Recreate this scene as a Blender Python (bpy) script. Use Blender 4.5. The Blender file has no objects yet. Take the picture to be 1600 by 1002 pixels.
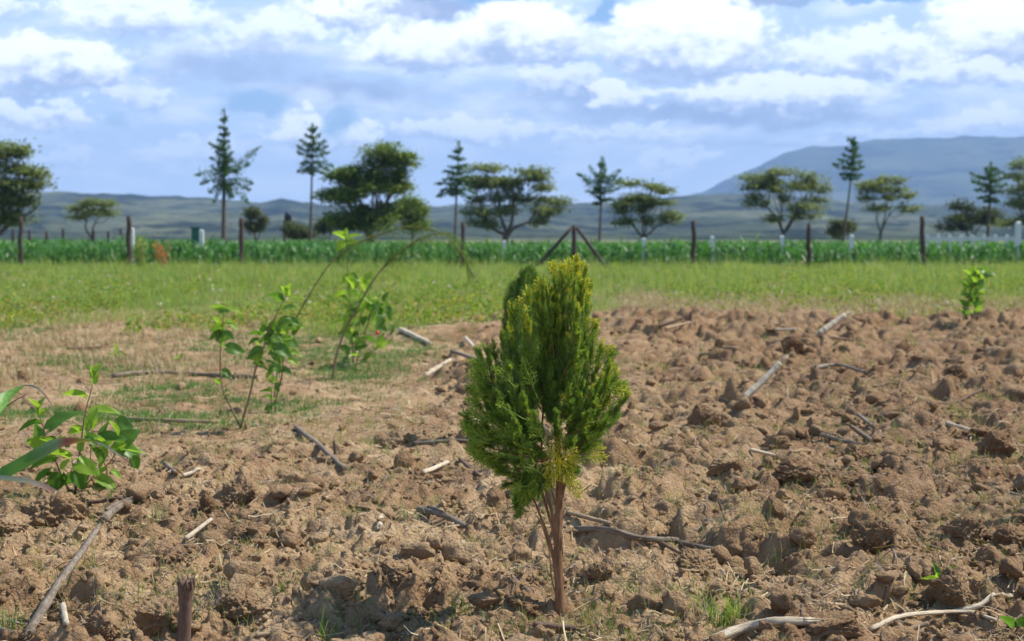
import bpy, math, random
import numpy as np
from math import radians, sin, cos, pi, atan2
from mathutils import Vector

# ---------------------------------------------------------------- camera, sky, sun, exposure
scene = bpy.context.scene
COL = scene.collection
F = 2444.4                       # focal length in pixels of the 1600 px wide photograph
CAM_H = 1.0
HORIZON = 372.0
PITCH = math.atan((501.0 - HORIZON) / F)
cam_d = bpy.data.cameras.new('camera')
cam = bpy.data.objects.new('camera', cam_d)
COL.objects.link(cam)
cam.location = (0, 0, CAM_H)
cam.rotation_euler = (pi / 2 - PITCH, 0, 0)
cam_d.sensor_width = 36.0
cam_d.lens = 36.0 * F / 1600.0
cam_d.clip_start = 0.05
cam_d.clip_end = 30000
cam_d.dof.use_dof = True
cam_d.dof.focus_distance = 4.25
cam_d.dof.aperture_fstop = 5.8
scene.camera = cam

SUN_EL = radians(52)
SUN_AZ = atan2(0.96, 0.24)       # measured from +Y towards +X
scene.view_settings.view_transform = 'Standard'
scene.view_settings.look = 'None'
scene.view_settings.exposure = 0.50
scene.view_settings.gamma = 1.0

world = bpy.data.worlds.new("World")
scene.world = world
world.use_nodes = True


class NB:
    """tiny expression builder for shader nodes"""
    def __init__(self, tree):
        self.t = tree

    def node(self, kind, **kw):
        n = self.t.nodes.new(kind)
        for k, v in kw.items():
            setattr(n, k, v)
        return n

    def put(self, sock, v):
        if isinstance(v, S):
            self.t.links.new(v.s, sock)
        elif v is not None:
            sock.default_value = v

    def m(self, op, a, b=None, c=None, clamp=False):
        n = self.node('ShaderNodeMath', operation=op, use_clamp=clamp)
        self.put(n.inputs[0], a)
        if b is not None: self.put(n.inputs[1], b)
        if c is not None: self.put(n.inputs[2], c)
        return S(self, n.outputs[0])

    def smooth(self, x, a, b):
        n = self.node('ShaderNodeMapRange', interpolation_type='SMOOTHSTEP')
        self.put(n.inputs[0], x)
        n.inputs[1].default_value = a
        n.inputs[2].default_value = b
        n.inputs[3].default_value = 0
        n.inputs[4].default_value = 1
        return S(self, n.outputs[0])

    def vec(self, x, y, z):
        n = self.node('ShaderNodeCombineXYZ')
        for i, v in enumerate((x, y, z)): self.put(n.inputs[i], v)
        return S(self, n.outputs[0])

    def noise(self, v, scale, detail=4, rough=0.5, dist=0.0, out=0):
        n = self.node('ShaderNodeTexNoise')
        if v is not None: self.put(n.inputs['Vector'], v)
        n.inputs['Scale'].default_value = scale
        n.inputs['Detail'].default_value = detail
        n.inputs['Roughness'].default_value = rough
        n.inputs['Distortion'].default_value = dist
        return S(self, n.outputs[out])

    def voronoi(self, v, scale, feature='F1', out=0, rnd=1.0):
        n = self.node('ShaderNodeTexVoronoi', feature=feature)
        if v is not None: self.put(n.inputs['Vector'], v)
        n.inputs['Scale'].default_value = scale
        n.inputs['Randomness'].default_value = rnd
        return S(self, n.outputs[out])

    def mix(self, f, a, b):
        n = self.node('ShaderNodeMix', data_type='RGBA')
        self.put(n.inputs[0], f)
        for i, v in ((6, a), (7, b)):
            if isinstance(v, S): self.put(n.inputs[i], v)
            else: n.inputs[i].default_value = (*v, 1) if len(v) == 3 else v
        return S(self, n.outputs[2])

    def ramp(self, f, stops, interp='LINEAR'):
        n = self.node('ShaderNodeValToRGB')
        self.put(n.inputs[0], f)
        cr = n.color_ramp
        cr.interpolation = interp
        while len(cr.elements) < len(stops): cr.elements.new(0.5)
        for e, (p, c) in zip(cr.elements, stops):
            e.position = p
            e.color = (*c, 1)
        return S(self, n.outputs[0])


class S:
    def __init__(self, nb, s): self.nb, self.s = nb, s
    def __add__(self, o): return self.nb.m('ADD', self, o)
    __radd__ = __add__
    def __sub__(self, o): return self.nb.m('SUBTRACT', self, o)
    def __rsub__(self, o): return self.nb.m('SUBTRACT', o, self)
    def __mul__(self, o): return self.nb.m('MULTIPLY', self, o)
    __rmul__ = __mul__
    def __truediv__(self, o): return self.nb.m('DIVIDE', self, o)


def build_world():
    t = world.node_tree
    t.nodes.clear()
    nb = NB(t)
    tc = nb.node('ShaderNodeTexCoord')
    sep = nb.node('ShaderNodeSeparateXYZ')
    t.links.new(tc.outputs['Generated'], sep.inputs[0])
    x, y, z = (S(nb, sep.outputs[i]) for i in range(3))
    az = nb.m('ARCTAN2', x, y)
    el = nb.m('ARCSINE', nb.m('MINIMUM', nb.m('MAXIMUM', z, -1.0), 1.0))
    u = az * 24.44
    v = el * 24.44
    P = nb.vec(u, v * 1.55, 0.0)
    w1 = nb.noise(P, 0.85, 5, 0.55, out=0)
    w2 = nb.noise(nb.vec(u + 31.7, v * 1.55, 4.0), 0.85, 5, 0.55)
    uu = u + (w1 - 0.5) * 1.7
    vv = v + (w2 - 0.5) * 0.95
    def blobs(lst):
        acc = None
        for (px, py, a, b, w) in lst:
            cu, cv = (px - 800) / 100, (HORIZON - py) / 100
            du = (uu - cu) * (1 / a)
            dv = (vv - cv) * (1 / b)
            g = nb.m('EXPONENT', (du * du + dv * dv) * -1.0) * w
            acc = g if acc is None else acc + g
        return acc
    blue = blobs([(70, 2, .45, .2, 1), (400, 168, .75, .24, .9), (535, 190, .25, .35, .7), (785, 2, .7, .14, 1.2),
                  (942, 22, .22, .3, 1.0), (1340, 12, .9, .12, 1.3), (225, 128, .35, .3, .5), (180, 190, .35, .15, .5),
                  (550, 260, .5, .2, .4), (870, 225, 1.0, .12, .35)])
    grey = blobs([(360, 110, 1.6, .3, .6), (650, 12, .95, .14, 1.1), (900, 150, 1.1, .22, .6), (1240, 10, 1.0, .1, 1.0),
                  (1150, 182, 2.8, .14, .9), (560, 150, 1.4, .2, .7), (130, 155, 1.4, .1, .5),
                  (620, 215, 1.2, .12, .4), (1200, 225, 2.0, .1, .5)])
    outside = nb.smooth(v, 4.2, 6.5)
    n0 = nb.noise(nb.vec(u * 0.25, v * 0.6, 9.0), 0.6, 4, 0.5)
    puff = nb.noise(P, 2.3, 7, 0.62)
    soft = nb.noise(nb.vec(u * .8, v * 2.4, 7.0), 1.1, 6, 0.58)
    gmask = nb.smooth(grey + (puff - 0.5) * 0.8, 0.05, 0.9)
    c = nb.mix(nb.smooth(soft, 0.40, 0.68) * 0.75, (0.48, 0.64, 0.91), (0.86, 0.94, 1.04))
    c = nb.mix(gmask, c, (0.30, 0.39, 0.60))
    # single heaped clouds: crisp bright heads, soft grey undersides
    pu = uu + (nb.noise(P, 3.4, 6, 0.6) - 0.5) * 0.95
    pv = vv + (nb.noise(nb.vec(u + 8.0, v * 1.55, 5.0), 3.4, 6, 0.6) - 0.5) * 0.62
    def heap(c, px, py, a, b, w=1.0, g=(0.36, 0.46, 0.68)):
        cu, cv = (px - 800) / 100, (HORIZON - py) / 100
        du = (pu - cu) * (1 / a)
        dv = pv - cv
        up = nb.m('MAXIMUM', dv, 0.0) * (1 / b)
        dn = nb.m('MINIMUM', dv, 0.0) * (1 / (b * 1.15))
        d = 1.0 - (du * du + up * up + dn * dn)
        mask = nb.smooth(d + nb.smooth(dv, b * -0.2, b * -1.0) * -0.25, 0.0, 0.55) * w
        lit = nb.smooth(dv * (1 / b) + (puff - 0.5) * 1.6, -0.75, 0.15)
        return nb.mix(mask, c, nb.mix(lit, g, (1.12, 1.17, 1.22)))
    for q in [(1540, 205, 1.5, .20, .45), (950, 210, 1.7, .15, .5), (1060, 252, .62, .25, .6), (300, 250, .8, .25, .45), (120, 245, .9, .22, .5), (1350, 215, 1.1, .14, .35),
              (60, 190, 1.0, .26, .8), (500, 215, .95, .34, .95), (720, 205, 1.3, .28, .7), (20, 30, .8, .35, .6), (230, 30, 1.3, .50, .8), (90, 118, 1.6, .52, 1),
              (235, 155, .6, .25, .6), (420, 60, 1.1, .42, .6), (560, 20, 1.2, .34, .85), (690, 75, 1.6, .52, .9), (820, 60, 1.25, .62, .95), (880, 130, .8, .30, .55),
              (1200, 150, 2.1, .36, .85), (1080, 60, 1.6, .85, 1), (970, 158, .6, .32, .8), (1330, 95, 1.3, .42, .75), (1560, 60, 1.5, .78, .95), (1480, 130, 1.3, .30, .7)]:
        c = heap(c, *q)
    c = nb.mix(nb.smooth(nb.m('EXPONENT', (nb.m('POWER', (pu + 1.5) * 1.1, 2.0) + nb.m('POWER', (pv - 3.62) * 6.0, 2.0)) * -1.0), 0.2, 0.8) * 0.8, c, (0.32, 0.40, 0.62))
    c = nb.mix(nb.smooth(nb.m('EXPONENT', (nb.m('POWER', (pu - 4.7) * 0.9, 2.0) + nb.m('POWER', (pv - 3.62) * 7.0, 2.0)) * -1.0), 0.2, 0.8) * 0.8, c, (0.32, 0.40, 0.62))
    c = nb.mix(outside * 0.88, c, (0.15, 0.20, 0.30))  # sky overhead, out of view, darkened to deepen the shadows on the ground
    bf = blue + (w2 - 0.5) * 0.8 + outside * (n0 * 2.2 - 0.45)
    bmask = nb.smooth(bf, 0.22, 0.75)
    sky = nb.node('ShaderNodeTexSky', sky_type='NISHITA', sun_disc=False)
    sky.sun_elevation = SUN_EL
    sky.sun_rotation = SUN_AZ
    sky.altitude = 1800
    sky.air_density = 1.0
    sky.dust_density = 0.6
    sky.ozone_density = 1.6
    SKY_S = 0.085
    k = 1 / SKY_S
    sc = nb.node('ShaderNodeMix', data_type='RGBA', blend_type='MULTIPLY')
    sc.inputs[0].default_value = 1.0
    nb.put(sc.inputs[6], c)
    sc.inputs[7].default_value = (k, k, k, 1)
    cl = S(nb, sc.outputs[2])
    # far cloud fades into pale air near the horizon
    low = nb.m('SUBTRACT', 1.0, nb.smooth(v, 0.1, 2.2))
    cl = nb.mix(low * 0.50, cl, (0.84 * k, 0.96 * k, 1.10 * k))
    skyc = nb.mix(0.35, S(nb, sky.outputs[0]), (0.22 * k, 0.52 * k, 1.0 * k))
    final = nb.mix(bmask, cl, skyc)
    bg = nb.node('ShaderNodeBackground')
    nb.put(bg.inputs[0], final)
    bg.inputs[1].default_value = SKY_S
    out = nb.node('ShaderNodeOutputWorld')
    t.links.new(bg.outputs[0], out.inputs[0])


build_world()
sun_d = bpy.data.lights.new('sun', 'SUN')
sun_d.energy = 5.0
sun_d.angle = radians(0.53)
sun_d.color = (1.0, 0.955, 0.87)
sun = bpy.data.objects.new('sun', sun_d)
COL.objects.link(sun)
sd = Vector((sin(SUN_AZ) * cos(SUN_EL), cos(SUN_AZ) * cos(SUN_EL), sin(SUN_EL)))
sun.rotation_euler = sd.to_track_quat('Z', 'Y').to_euler()
sun.location = (20, 5, 40)
scene.cycles.max_bounces = 6
scene.cycles.transparent_max_bounces = 8
scene.cycles.volume_bounces = 1

# ---------------------------------------------------------------- helpers
def tag(o, label=None, cat=None, group=None, kind=None):
    if label: o['label'] = label
    if cat: o['category'] = cat
    if group: o['group'] = group
    if kind: o['kind'] = kind
    return o


def empty(name, loc, label, cat, group=None):
    o = bpy.data.objects.new(name, None)
    o.empty_display_size = 0.1
    o.location = loc
    COL.objects.link(o)
    return tag(o, label, cat, group)


class MB:
    def __init__(self):
        self.v, self.l, self.tot, self.mi, self.n, self.a = [], [], [], [], 0, {}

    def add(self, V, faces, mi=0):
        V = np.asarray(V, float).reshape(-1, 3)
        faces = np.asarray(faces, np.int64)
        self.v.append(V)
        self.l.append((faces + self.n).ravel())
        self.tot.append(np.full(len(faces), faces.shape[1], np.int64))
        mi = np.asarray(mi)
        self.mi.append(np.full(len(faces), int(mi), np.int64) if mi.ndim == 0 else mi)
        self.n += len(V)

    def addv(self, V, A=None):
        V = np.asarray(V, float).reshape(-1, 3)
        self.v.append(V)
        b = self.n
        if A is not None: self.a[b] = np.asarray(A, float)
        self.n += len(V)
        return b

    def addf(self, faces, mi=0):
        faces = np.asarray(faces, np.int64)
        if not len(faces): return
        self.l.append(faces.ravel())
        self.tot.append(np.full(len(faces), faces.shape[1], np.int64))
        mi = np.asarray(mi)
        self.mi.append(np.full(len(faces), int(mi), np.int64) if mi.ndim == 0 else mi)

    def build(self, name, mats, parent=None, smooth=True, loc=None):
        V = np.concatenate(self.v)
        if parent is not None:
            V = V - np.array(parent.location)
            if parent.parent: V = V - np.array(parent.parent.location)
        elif loc is not None: V = V - np.array(loc)
        L = np.concatenate(self.l)
        T = np.concatenate(self.tot)
        M = np.concatenate(self.mi)
        me = bpy.data.meshes.new(name)
        me.vertices.add(len(V))
        me.vertices.foreach_set('co', V.astype(np.float32).ravel())
        me.loops.add(len(L))
        me.loops.foreach_set('vertex_index', L.astype(np.int32))
        me.polygons.add(len(T))
        st = np.concatenate([[0], np.cumsum(T)[:-1]])
        me.polygons.foreach_set('loop_start', st.astype(np.int32))
        me.polygons.foreach_set('material_index', M.astype(np.int32))
        me.polygons.foreach_set('use_smooth', np.full(len(T), smooth))
        if self.a:
            A = np.zeros((len(V), 3), np.float32)
            for b, q in self.a.items(): A[b:b + len(q)] = q
            me.attributes.new('tc', 'FLOAT_VECTOR', 'POINT').data.foreach_set('vector', A.ravel())
        if not isinstance(mats, (list, tuple)): mats = [mats]
        for m in mats: me.materials.append(m)
        me.update(calc_edges=True)
        o = bpy.data.objects.new(name, me)
        COL.objects.link(o)
        if parent is not None: o.parent = parent
        elif loc is not None: o.location = loc
        return o


# -------- value / gradient noise in numpy
def _h(ix, iy, s):
    with np.errstate(over='ignore'):
        n = (ix.astype(np.int64) * 374761393 + iy.astype(np.int64) * 668265263 + s * 1442695041) & 0xffffffff
        n = ((n ^ (n >> 13)) * 1274126177) & 0xffffffff
        n = ((n ^ (n >> 15)) * 2246822519) & 0xffffffff
        return (n ^ (n >> 16)) / 4294967295.0


def gn(x, y, s=0):
    ix, iy = np.floor(x), np.floor(y)
    fx, fy = x - ix, y - iy
    r = 0
    ux, uy = fx * fx * fx * (fx * (fx * 6 - 15) + 10), fy * fy * fy * (fy * (fy * 6 - 15) + 10)
    for a in (0, 1):
        for b in (0, 1):
            ang = _h(ix + a, iy + b, s) * 2 * pi
            g = np.cos(ang) * (fx - a) + np.sin(ang) * (fy - b)
            r = r + g * (ux if a else 1 - ux) * (uy if b else 1 - uy)
    return r * 1.5


def fbm(x, y, s, o=4, g=0.5):
    r, a = 0, 1.0
    for i in range(o):
        r = r + a * gn(x * 2 ** i + 13.7 * i, y * 2 ** i - 7.1 * i, s + i)
        a *= g
    return r


def cell(x, y, s):
    """lumps: height of the highest dome at the point, each cell with its own size, tilt and height"""
    ix, iy = np.floor(x), np.floor(y)
    best = np.zeros_like(x)
    for a in (-1, 0, 1):
        for b in (-1, 0, 1):
            cx, cy = ix + a, iy + b
            px = cx + 0.15 + 0.7 * _h(cx, cy, s)
            py = cy + 0.15 + 0.7 * _h(cx, cy, s + 1)
            hh = _h(cx, cy, s + 2)
            r = 0.45 + 0.45 * _h(cx, cy, s + 3)
            dx, dy = (x - px) / r, (y - py) / r
            an = _h(cx, cy, s + 4) * pi
            e1 = dx * np.cos(an) + dy * np.sin(an)
            e2 = (-dx * np.sin(an) + dy * np.cos(an)) * 1.35
            d = np.maximum(np.abs(e1), np.abs(e2)) * 0.55 + np.sqrt(e1 * e1 + e2 * e2) * 0.5
            top = np.clip(1 - d ** 3.2, 0, 1) ** 0.7 * (0.25 + 0.75 * hh) * (1 + 0.45 * (e1 * (_h(cx, cy, s + 5) - .5) + e2 * (_h(cx, cy, s + 6) - .5)))
            top = np.where(_h(cx, cy, s + 7) > 0.3, top, 0)
            best = np.maximum(best, top)
    return best


def sm(x, a, b):
    t = np.clip((x - a) / (b - a), 0, 1)
    return t * t * (3 - 2 * t)


def roughness(x, y):
    left = sm(y, 6.2, 8.0) * sm(-0.02 * y - x + 0.12 * gn(x * 1.3, y * .6, 77), 0.0, 0.5)
    r = 1 - 0.74 * left
    edge = sm(y + 1.3 * gn(x * .35, y * .2, 5), 17.8, 20.0)
    return r * (1 - 0.85 * edge)


def height(x, y, res=None):
    x = np.asarray(x, float)
    y = np.asarray(y, float)
    if res is None: res = np.full_like(x, 0.004)
    R = roughness(x, y)
    wx = x + 0.10 * gn(x * 3.1, y * 3.1, 11) + 0.03 * gn(x * 11, y * 11, 13)
    wy = y + 0.10 * gn(x * 3.1 + 50, y * 3.1, 12) + 0.03 * gn(x * 11, y * 11 + 40, 14)
    big = 0.045 * gn(x * 0.8, y * 0.8, 1) + 0.030 * gn(x * 2.1, y * 2.1, 2)
    patch = 0.45 + 0.75 * sm(gn(x * 0.9 + 7, y * 0.9, 3) + 0.25 * sm(x / np.maximum(y, 1), -0.05, 0.2), -0.25, 0.45)
    A = cell(wx / 0.30, wy / 0.30, 20)
    B = cell(wx / 0.135 + 4, wy / 0.135, 40)
    C = cell(wx / 0.058, wy / 0.058 + 9, 60)
    f = lambda sz: np.clip(1.6 - 3.2 * res / sz, 0, 1)
    D = cell(wx / 0.026, wy / 0.026 + 5, 80)
    h = big * (0.4 + 0.6 * R)
    h = h + R * patch * (0.085 + 0.015 * sm(y, 6, 11)) * A + R * patch * (0.048 + 0.02 * sm(y, 6, 11)) * B * f(.16)
    h = h + (0.25 + 0.75 * R) * (0.024 * C * f(.05) + 0.013 * D * f(.024))
    n1 = gn(x * 17, y * 17, 30)
    n2 = gn(x * 42, y * 42, 31)
    n3 = gn(x * 95, y * 95, 32)
    h = h + (0.3 + 0.7 * R) * (0.016 * n1 * f(.06) + 0.0125 * n2 * f(.024) + 0.0065 * n3 * f(.011))
    for (cx, cy, rr, hh) in ((-0.70, 15.6, 0.75, 0.16), (0.9, 17.8, .9, .10), (3.4, 17.5, 1.0, .10), (2.1, 18.2, .6, .10), (5.4, 17.2, .8, .12)):
        h = h + hh * np.exp(-((x - cx) ** 2 + (y - cy) ** 2) / rr ** 2)
    fade = 1 - sm(y, 60, 120)
    return (h - 0.03) * fade


def hz(x, y): return float(height(np.array([x]), np.array([y]))[0])


def at(px, py, Y):
    """world point at distance Y on the sight line of a photo pixel"""
    cx, cz = (px - 800) / F, (501 - py) / F
    dy = cos(PITCH) + cz * sin(PITCH)
    dz = -sin(PITCH) + cz * cos(PITCH)
    t = Y / dy
    return np.array([cx * t, Y, CAM_H + dz * t])


def ground(px, py, lift=0.0):
    cx, cz = (px - 800) / F, (501 - py) / F
    dy = cos(PITCH) + cz * sin(PITCH)
    dz = -sin(PITCH) + cz * cos(PITCH)
    ts = np.geomspace(2.4, 90, 1500)
    xs, ys, zs = cx * ts, dy * ts, CAM_H + dz * ts
    hh = height(xs, ys)
    k = np.argmax(zs < hh)
    if not (zs < hh).any(): k = len(ts) - 1
    return np.array([xs[k], ys[k], hh[k] + lift])


def unit(v):
    v = np.asarray(v, float)
    return v / (np.linalg.norm(v, axis=-1, keepdims=True) + 1e-12)


def tube(mb, pts, rad, n=8, mi=0, cap=True, rough=0.0, rng=None, ridge=0.0):
    pts = np.asarray(pts, float)
    rad = np.broadcast_to(np.asarray(rad, float), (len(pts),))
    T = unit(np.gradient(pts, axis=0))
    a = np.array([0, 0, 1.0]) if abs(T[0][2]) < 0.9 else np.array([1.0, 0, 0])
    u = unit(np.cross(T[0], a))
    rings = []
    along = np.concatenate([[0], np.cumsum(np.linalg.norm(np.diff(pts, axis=0), axis=1))])
    att = []
    ph = rng.random(3) * 6.28 if rng is not None else np.zeros(3)
    off = float(rng.random() * 9) if rng is not None else 0.0
    for i in range(len(pts)):
        u = unit(u - T[i] * np.dot(u, T[i]))
        w = np.cross(T[i], u)
        th = np.arange(n) * 2 * pi / n
        rr = rad[i] * np.ones(n)
        if ridge: rr = rr * (1 + ridge * np.cos(2 * th + ph[0]) + ridge * .8 * np.cos(5 * th + ph[1]))
        att.append(np.stack([np.cos(th) * rad[i], np.sin(th) * rad[i], np.full(n, along[i] + off)], 1))
        if rough and rng is not None: rr = rr * (1 + rough * (rng.random(n) - .5))
        rings.append(pts[i] + np.outer(np.cos(th) * rr, u) + np.outer(np.sin(th) * rr, w))
    V = np.concatenate(rings)
    f = []
    for i in range(len(pts) - 1):
        for j in range(n):
            k = (j + 1) % n
            f.append((i * n + j, i * n + k, (i + 1) * n + k, (i + 1) * n + j))
    b = mb.addv(V, np.concatenate(att))
    mb.addf(np.array(f) + b, mi)
    if cap:
        for off, rev in ((0, True), ((len(pts) - 1) * n, False)):
            idx = list(range(off, off + n))
            if rev: idx = idx[::-1]
            mb.addf(np.array([idx]) + b, mi)


def spline(pts, n):
    pts = np.asarray(pts, float)
    if len(pts) == 2:
        t = np.linspace(0, 1, n)[:, None]
        return pts[0] * (1 - t) + pts[1] * t
    P = np.vstack([2 * pts[0] - pts[1], pts, 2 * pts[-1] - pts[-2]])
    out = []
    m = len(pts) - 1
    for q in np.linspace(0, m, n):
        i = min(int(q), m - 1)
        t = q - i
        p0, p1, p2, p3 = P[i], P[i + 1], P[i + 2], P[i + 3]
        out.append(.5 * (2 * p1 + (p2 - p0) * t + (2 * p0 - 5 * p1 + 4 * p2 - p3) * t ** 2 + (3 * p1 - p0 - 3 * p2 + p3) * t ** 3))
    return np.array(out)


def blades(mb, P, H, W, az, lean, segs=3, mi=0, curl=1.0, twist=None):
    N = len(P)
    t = np.linspace(0, 1, segs + 1)
    d = np.stack([np.cos(az), np.sin(az), np.zeros(N)], 1)
    s = twist if twist is not None else az + pi / 2
    side = np.stack([np.cos(s), np.sin(s), np.zeros(N)], 1)
    V = np.zeros((N, segs * 2 + 1, 3))
    for i, tt in enumerate(t):
        ang = lean * (tt ** curl)
        c = P + d * (H * tt * np.sin(ang))[:, None] + np.array([0, 0, 1.0]) * (H * tt * np.cos(ang))[:, None]
        w = (W * 0.5 * (1 - tt) ** 0.6 * (0.6 + 0.8 * tt))[:, None] if i < segs else None
        if i < segs:
            V[:, 2 * i] = c - side * w
            V[:, 2 * i + 1] = c + side * w
        else:
            V[:, 2 * i] = c
    n = segs * 2 + 1
    b = mb.addv(V)
    base = b + np.arange(N)[:, None] * n
    for i in range(segs - 1):
        mb.addf(base + np.array([[2 * i, 2 * i + 1, 2 * i + 3, 2 * i + 2]]), mi)
    k = segs - 1
    mb.addf(base + np.array([[2 * k, 2 * k + 1, 2 * k + 2]]), mi)


def quads(mb, P, A, B, mi=0):
    """parallelogram leaf faces: centre P, half axes A, B (pointed diamond)"""
    V = np.stack([P - A, P - B * .9 + A * 0.1, P + A, P + B * .9 + A * 0.1], 1)
    b = mb.addv(V)
    mb.addf(b + np.arange(len(P))[:, None] * 4 + np.array([[0, 1, 2, 3]]), mi)


# -------- materials
def new_mat(name):
    m = bpy.data.materials.new(name)
    m.use_nodes = True
    m.node_tree.nodes.clear()
    return m, NB(m.node_tree)


def finish(m, nb, col, rough=0.8, bump=None, bump_d=0.01, transl=0.0, tcol=None, spec=0.3, bump_s=1.0):
    t = m.node_tree
    p = nb.node('ShaderNodeBsdfPrincipled')
    if isinstance(col, S): nb.put(p.inputs['Base Color'], col)
    else: p.inputs['Base Color'].default_value = (*col, 1)
    nb.put(p.inputs['Roughness'], rough)
    p.inputs['Specular IOR Level'].default_value = spec
    if bump is not None:
        b = nb.node('ShaderNodeBump')
        b.inputs['Strength'].default_value = bump_s
        b.inputs['Distance'].default_value = bump_d
        nb.put(b.inputs['Height'], bump)
        t.links.new(b.outputs[0], p.inputs['Normal'])
    sh = p.outputs[0]
    if transl:
        tr = nb.node('ShaderNodeBsdfTranslucent')
        c = tcol if tcol is not None else col
        if isinstance(c, S): nb.put(tr.inputs[0], c)
        else: tr.inputs[0].default_value = (*c, 1)
        mx = nb.node('ShaderNodeMixShader')
        mx.inputs[0].default_value = transl
        t.links.new(sh, mx.inputs[1])
        t.links.new(tr.outputs[0], mx.inputs[2])
        sh = mx.outputs[0]
    o = nb.node('ShaderNodeOutputMaterial')
    t.links.new(sh, o.inputs[0])
    return m


def pos(nb):
    g = nb.node('ShaderNodeNewGeometry')
    return S(nb, g.outputs['Position'])


def island(nb):
    g = nb.node('ShaderNodeNewGeometry')
    return S(nb, g.outputs['Random Per Island'])


def leaf_mat(name, cols, transl=0.4, tboost=1.5, rough=0.55, scale=0, spec=0.3):
    m, nb = new_mat(name)
    f = island(nb)
    if scale:
        f = f * 0.6 + nb.noise(pos(nb), scale, 2) * 0.8 - 0.2
    n = len(cols)
    c = nb.ramp(f, [(i / max(1, n - 1), k) for i, k in enumerate(cols)])
    tc = nb.mix(1.0, c, c)
    mu = nb.node('ShaderNodeMix', data_type='RGBA', blend_type='MULTIPLY')
    mu.inputs[0].default_value = 1
    nb.put(mu.inputs[6], c)
    mu.inputs[7].default_value = (tboost * 1.15, tboost * 1.1, tboost * 0.6, 1)
    return finish(m, nb, c, rough, transl=transl, tcol=S(nb, mu.outputs[2]), spec=spec)


def soil_nodes(nb, objco=False):
    if objco:
        tc = nb.node('ShaderNodeTexCoord')
        p = S(nb, tc.outputs['Object'])
        oi = nb.node('ShaderNodeObjectInfo')
        ad = nb.node('ShaderNodeVectorMath', operation='ADD')
        nb.put(ad.inputs[0], p)
        nb.t.links.new(oi.outputs['Location'], ad.inputs[1])
        p = S(nb, ad.outputs[0])
    else:
        p = pos(nb)
    big = nb.noise(p, 1.3, 5, 0.6)
    mid = nb.noise(p, 9.0, 5, 0.65)
    fine = nb.noise(p, 130.0, 4, 0.7)
    c = nb.ramp(big * 0.5 + mid * 0.5, [(0.30, (0.165, 0.092, 0.048)), (0.44, (0.33, 0.203, 0.109)),
                                        (0.55, (0.46, 0.310, 0.174)), (0.68, (0.60, 0.430, 0.258))])
    c = nb.mix(nb.smooth(fine, 0.56, 0.74) * 0.55, c, (0.13, 0.075, 0.042))
    grit = nb.voronoi(p, 210.0)
    c = nb.mix(nb.smooth(grit, 0.30, 0.05) * 0.35, c, (0.54, 0.38, 0.24))
    dirt = nb.smooth(nb.noise(p, 3.7, 6, 0.7), 0.56, 0.68)
    c = nb.mix(dirt * 0.55, c, (0.15, 0.09, 0.052))
    # the ploughed strip on the right is moister, redder earth
    sp = nb.node('ShaderNodeSeparateXYZ')
    nb.put(sp.inputs[0], p)
    moist = nb.smooth(S(nb, sp.outputs[0]) + (big - 0.5) * 2.5, 0.2, 2.2)
    c = nb.mix(moist * 0.40, c, (0.21, 0.115, 0.062))
    bmp = fine * 1.0 + nb.noise(p, 38.0, 5, 0.7) * 2.0 + nb.voronoi(p, 85.0) * -0.7 + nb.noise(p, 320.0, 2, 0.6) * 0.35
    return p, c, bmp


def make_soil():
    m, nb = new_mat('clod_soil')
    _, c, b = soil_nodes(nb)
    finish(m, nb, c, 0.97, bump=b, bump_d=0.012, spec=0.1)
    g, nb = new_mat('ground_soil')
    p, c, b = soil_nodes(nb)
    sep = nb.node('ShaderNodeSeparateXYZ')
    nb.put(sep.inputs[0], p)
    x, y = S(nb, sep.outputs[0]), S(nb, sep.outputs[1])
    wob = nb.noise(nb.vec(x * 0.5, y * 0.22, 0.0), 1.0, 5, 0.6)
    turf = nb.smooth(y + (wob - 0.5) * 9.0, 19.0, 23.5)
    gcol = nb.ramp(nb.noise(nb.vec(x * 0.7, y * 0.15, 1.0), 1.0, 6, 0.65),
                   [(0.3, (0.10, 0.145, 0.035)), (0.5, (0.165, 0.19, 0.055)), (0.62, (0.25, 0.22, 0.09)), (0.75, (0.13, 0.17, 0.04))])
    c = nb.mix(turf * 0.9, c, gcol)
    far = nb.smooth(y, 120.0, 700.0)
    c = nb.mix(far, c, (0.12, 0.14, 0.06))
    finish(g, nb, c, 0.97, bump=b, bump_d=0.010, spec=0.1)
    return m, g


M = {}
M['clod'], M['ground'] = make_soil()


def wood_mat(name, a, b, c, sc=(60, 60, 6), rough=0.85):
    m, nb = new_mat(name)
    at_ = nb.node('ShaderNodeAttribute', attribute_name='tc')
    sx = nb.node('ShaderNodeSeparateXYZ')
    nb.t.links.new(at_.outputs['Vector'], sx.inputs[0])
    q = nb.vec(S(nb, sx.outputs[0]) * 12.0, S(nb, sx.outputs[1]) * 12.0, S(nb, sx.outputs[2]))
    p = nb.vec(S(nb, sx.outputs[0]) * 18.0, S(nb, sx.outputs[1]) * 18.0, S(nb, sx.outputs[2]) * 0.5)
    n = nb.noise(q, 22, 6, 0.75)
    n2 = nb.noise(pos(nb), 9.0, 4, 0.65)
    isl = island(nb)
    col = nb.ramp(n * 0.6 + n2 * 0.32 + isl * 0.08, [(0.33, a), (0.5, b), (0.66, c)])
    return finish(m, nb, col, rough, bump=nb.noise(p, 30, 4, 0.7), bump_d=0.003)


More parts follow.
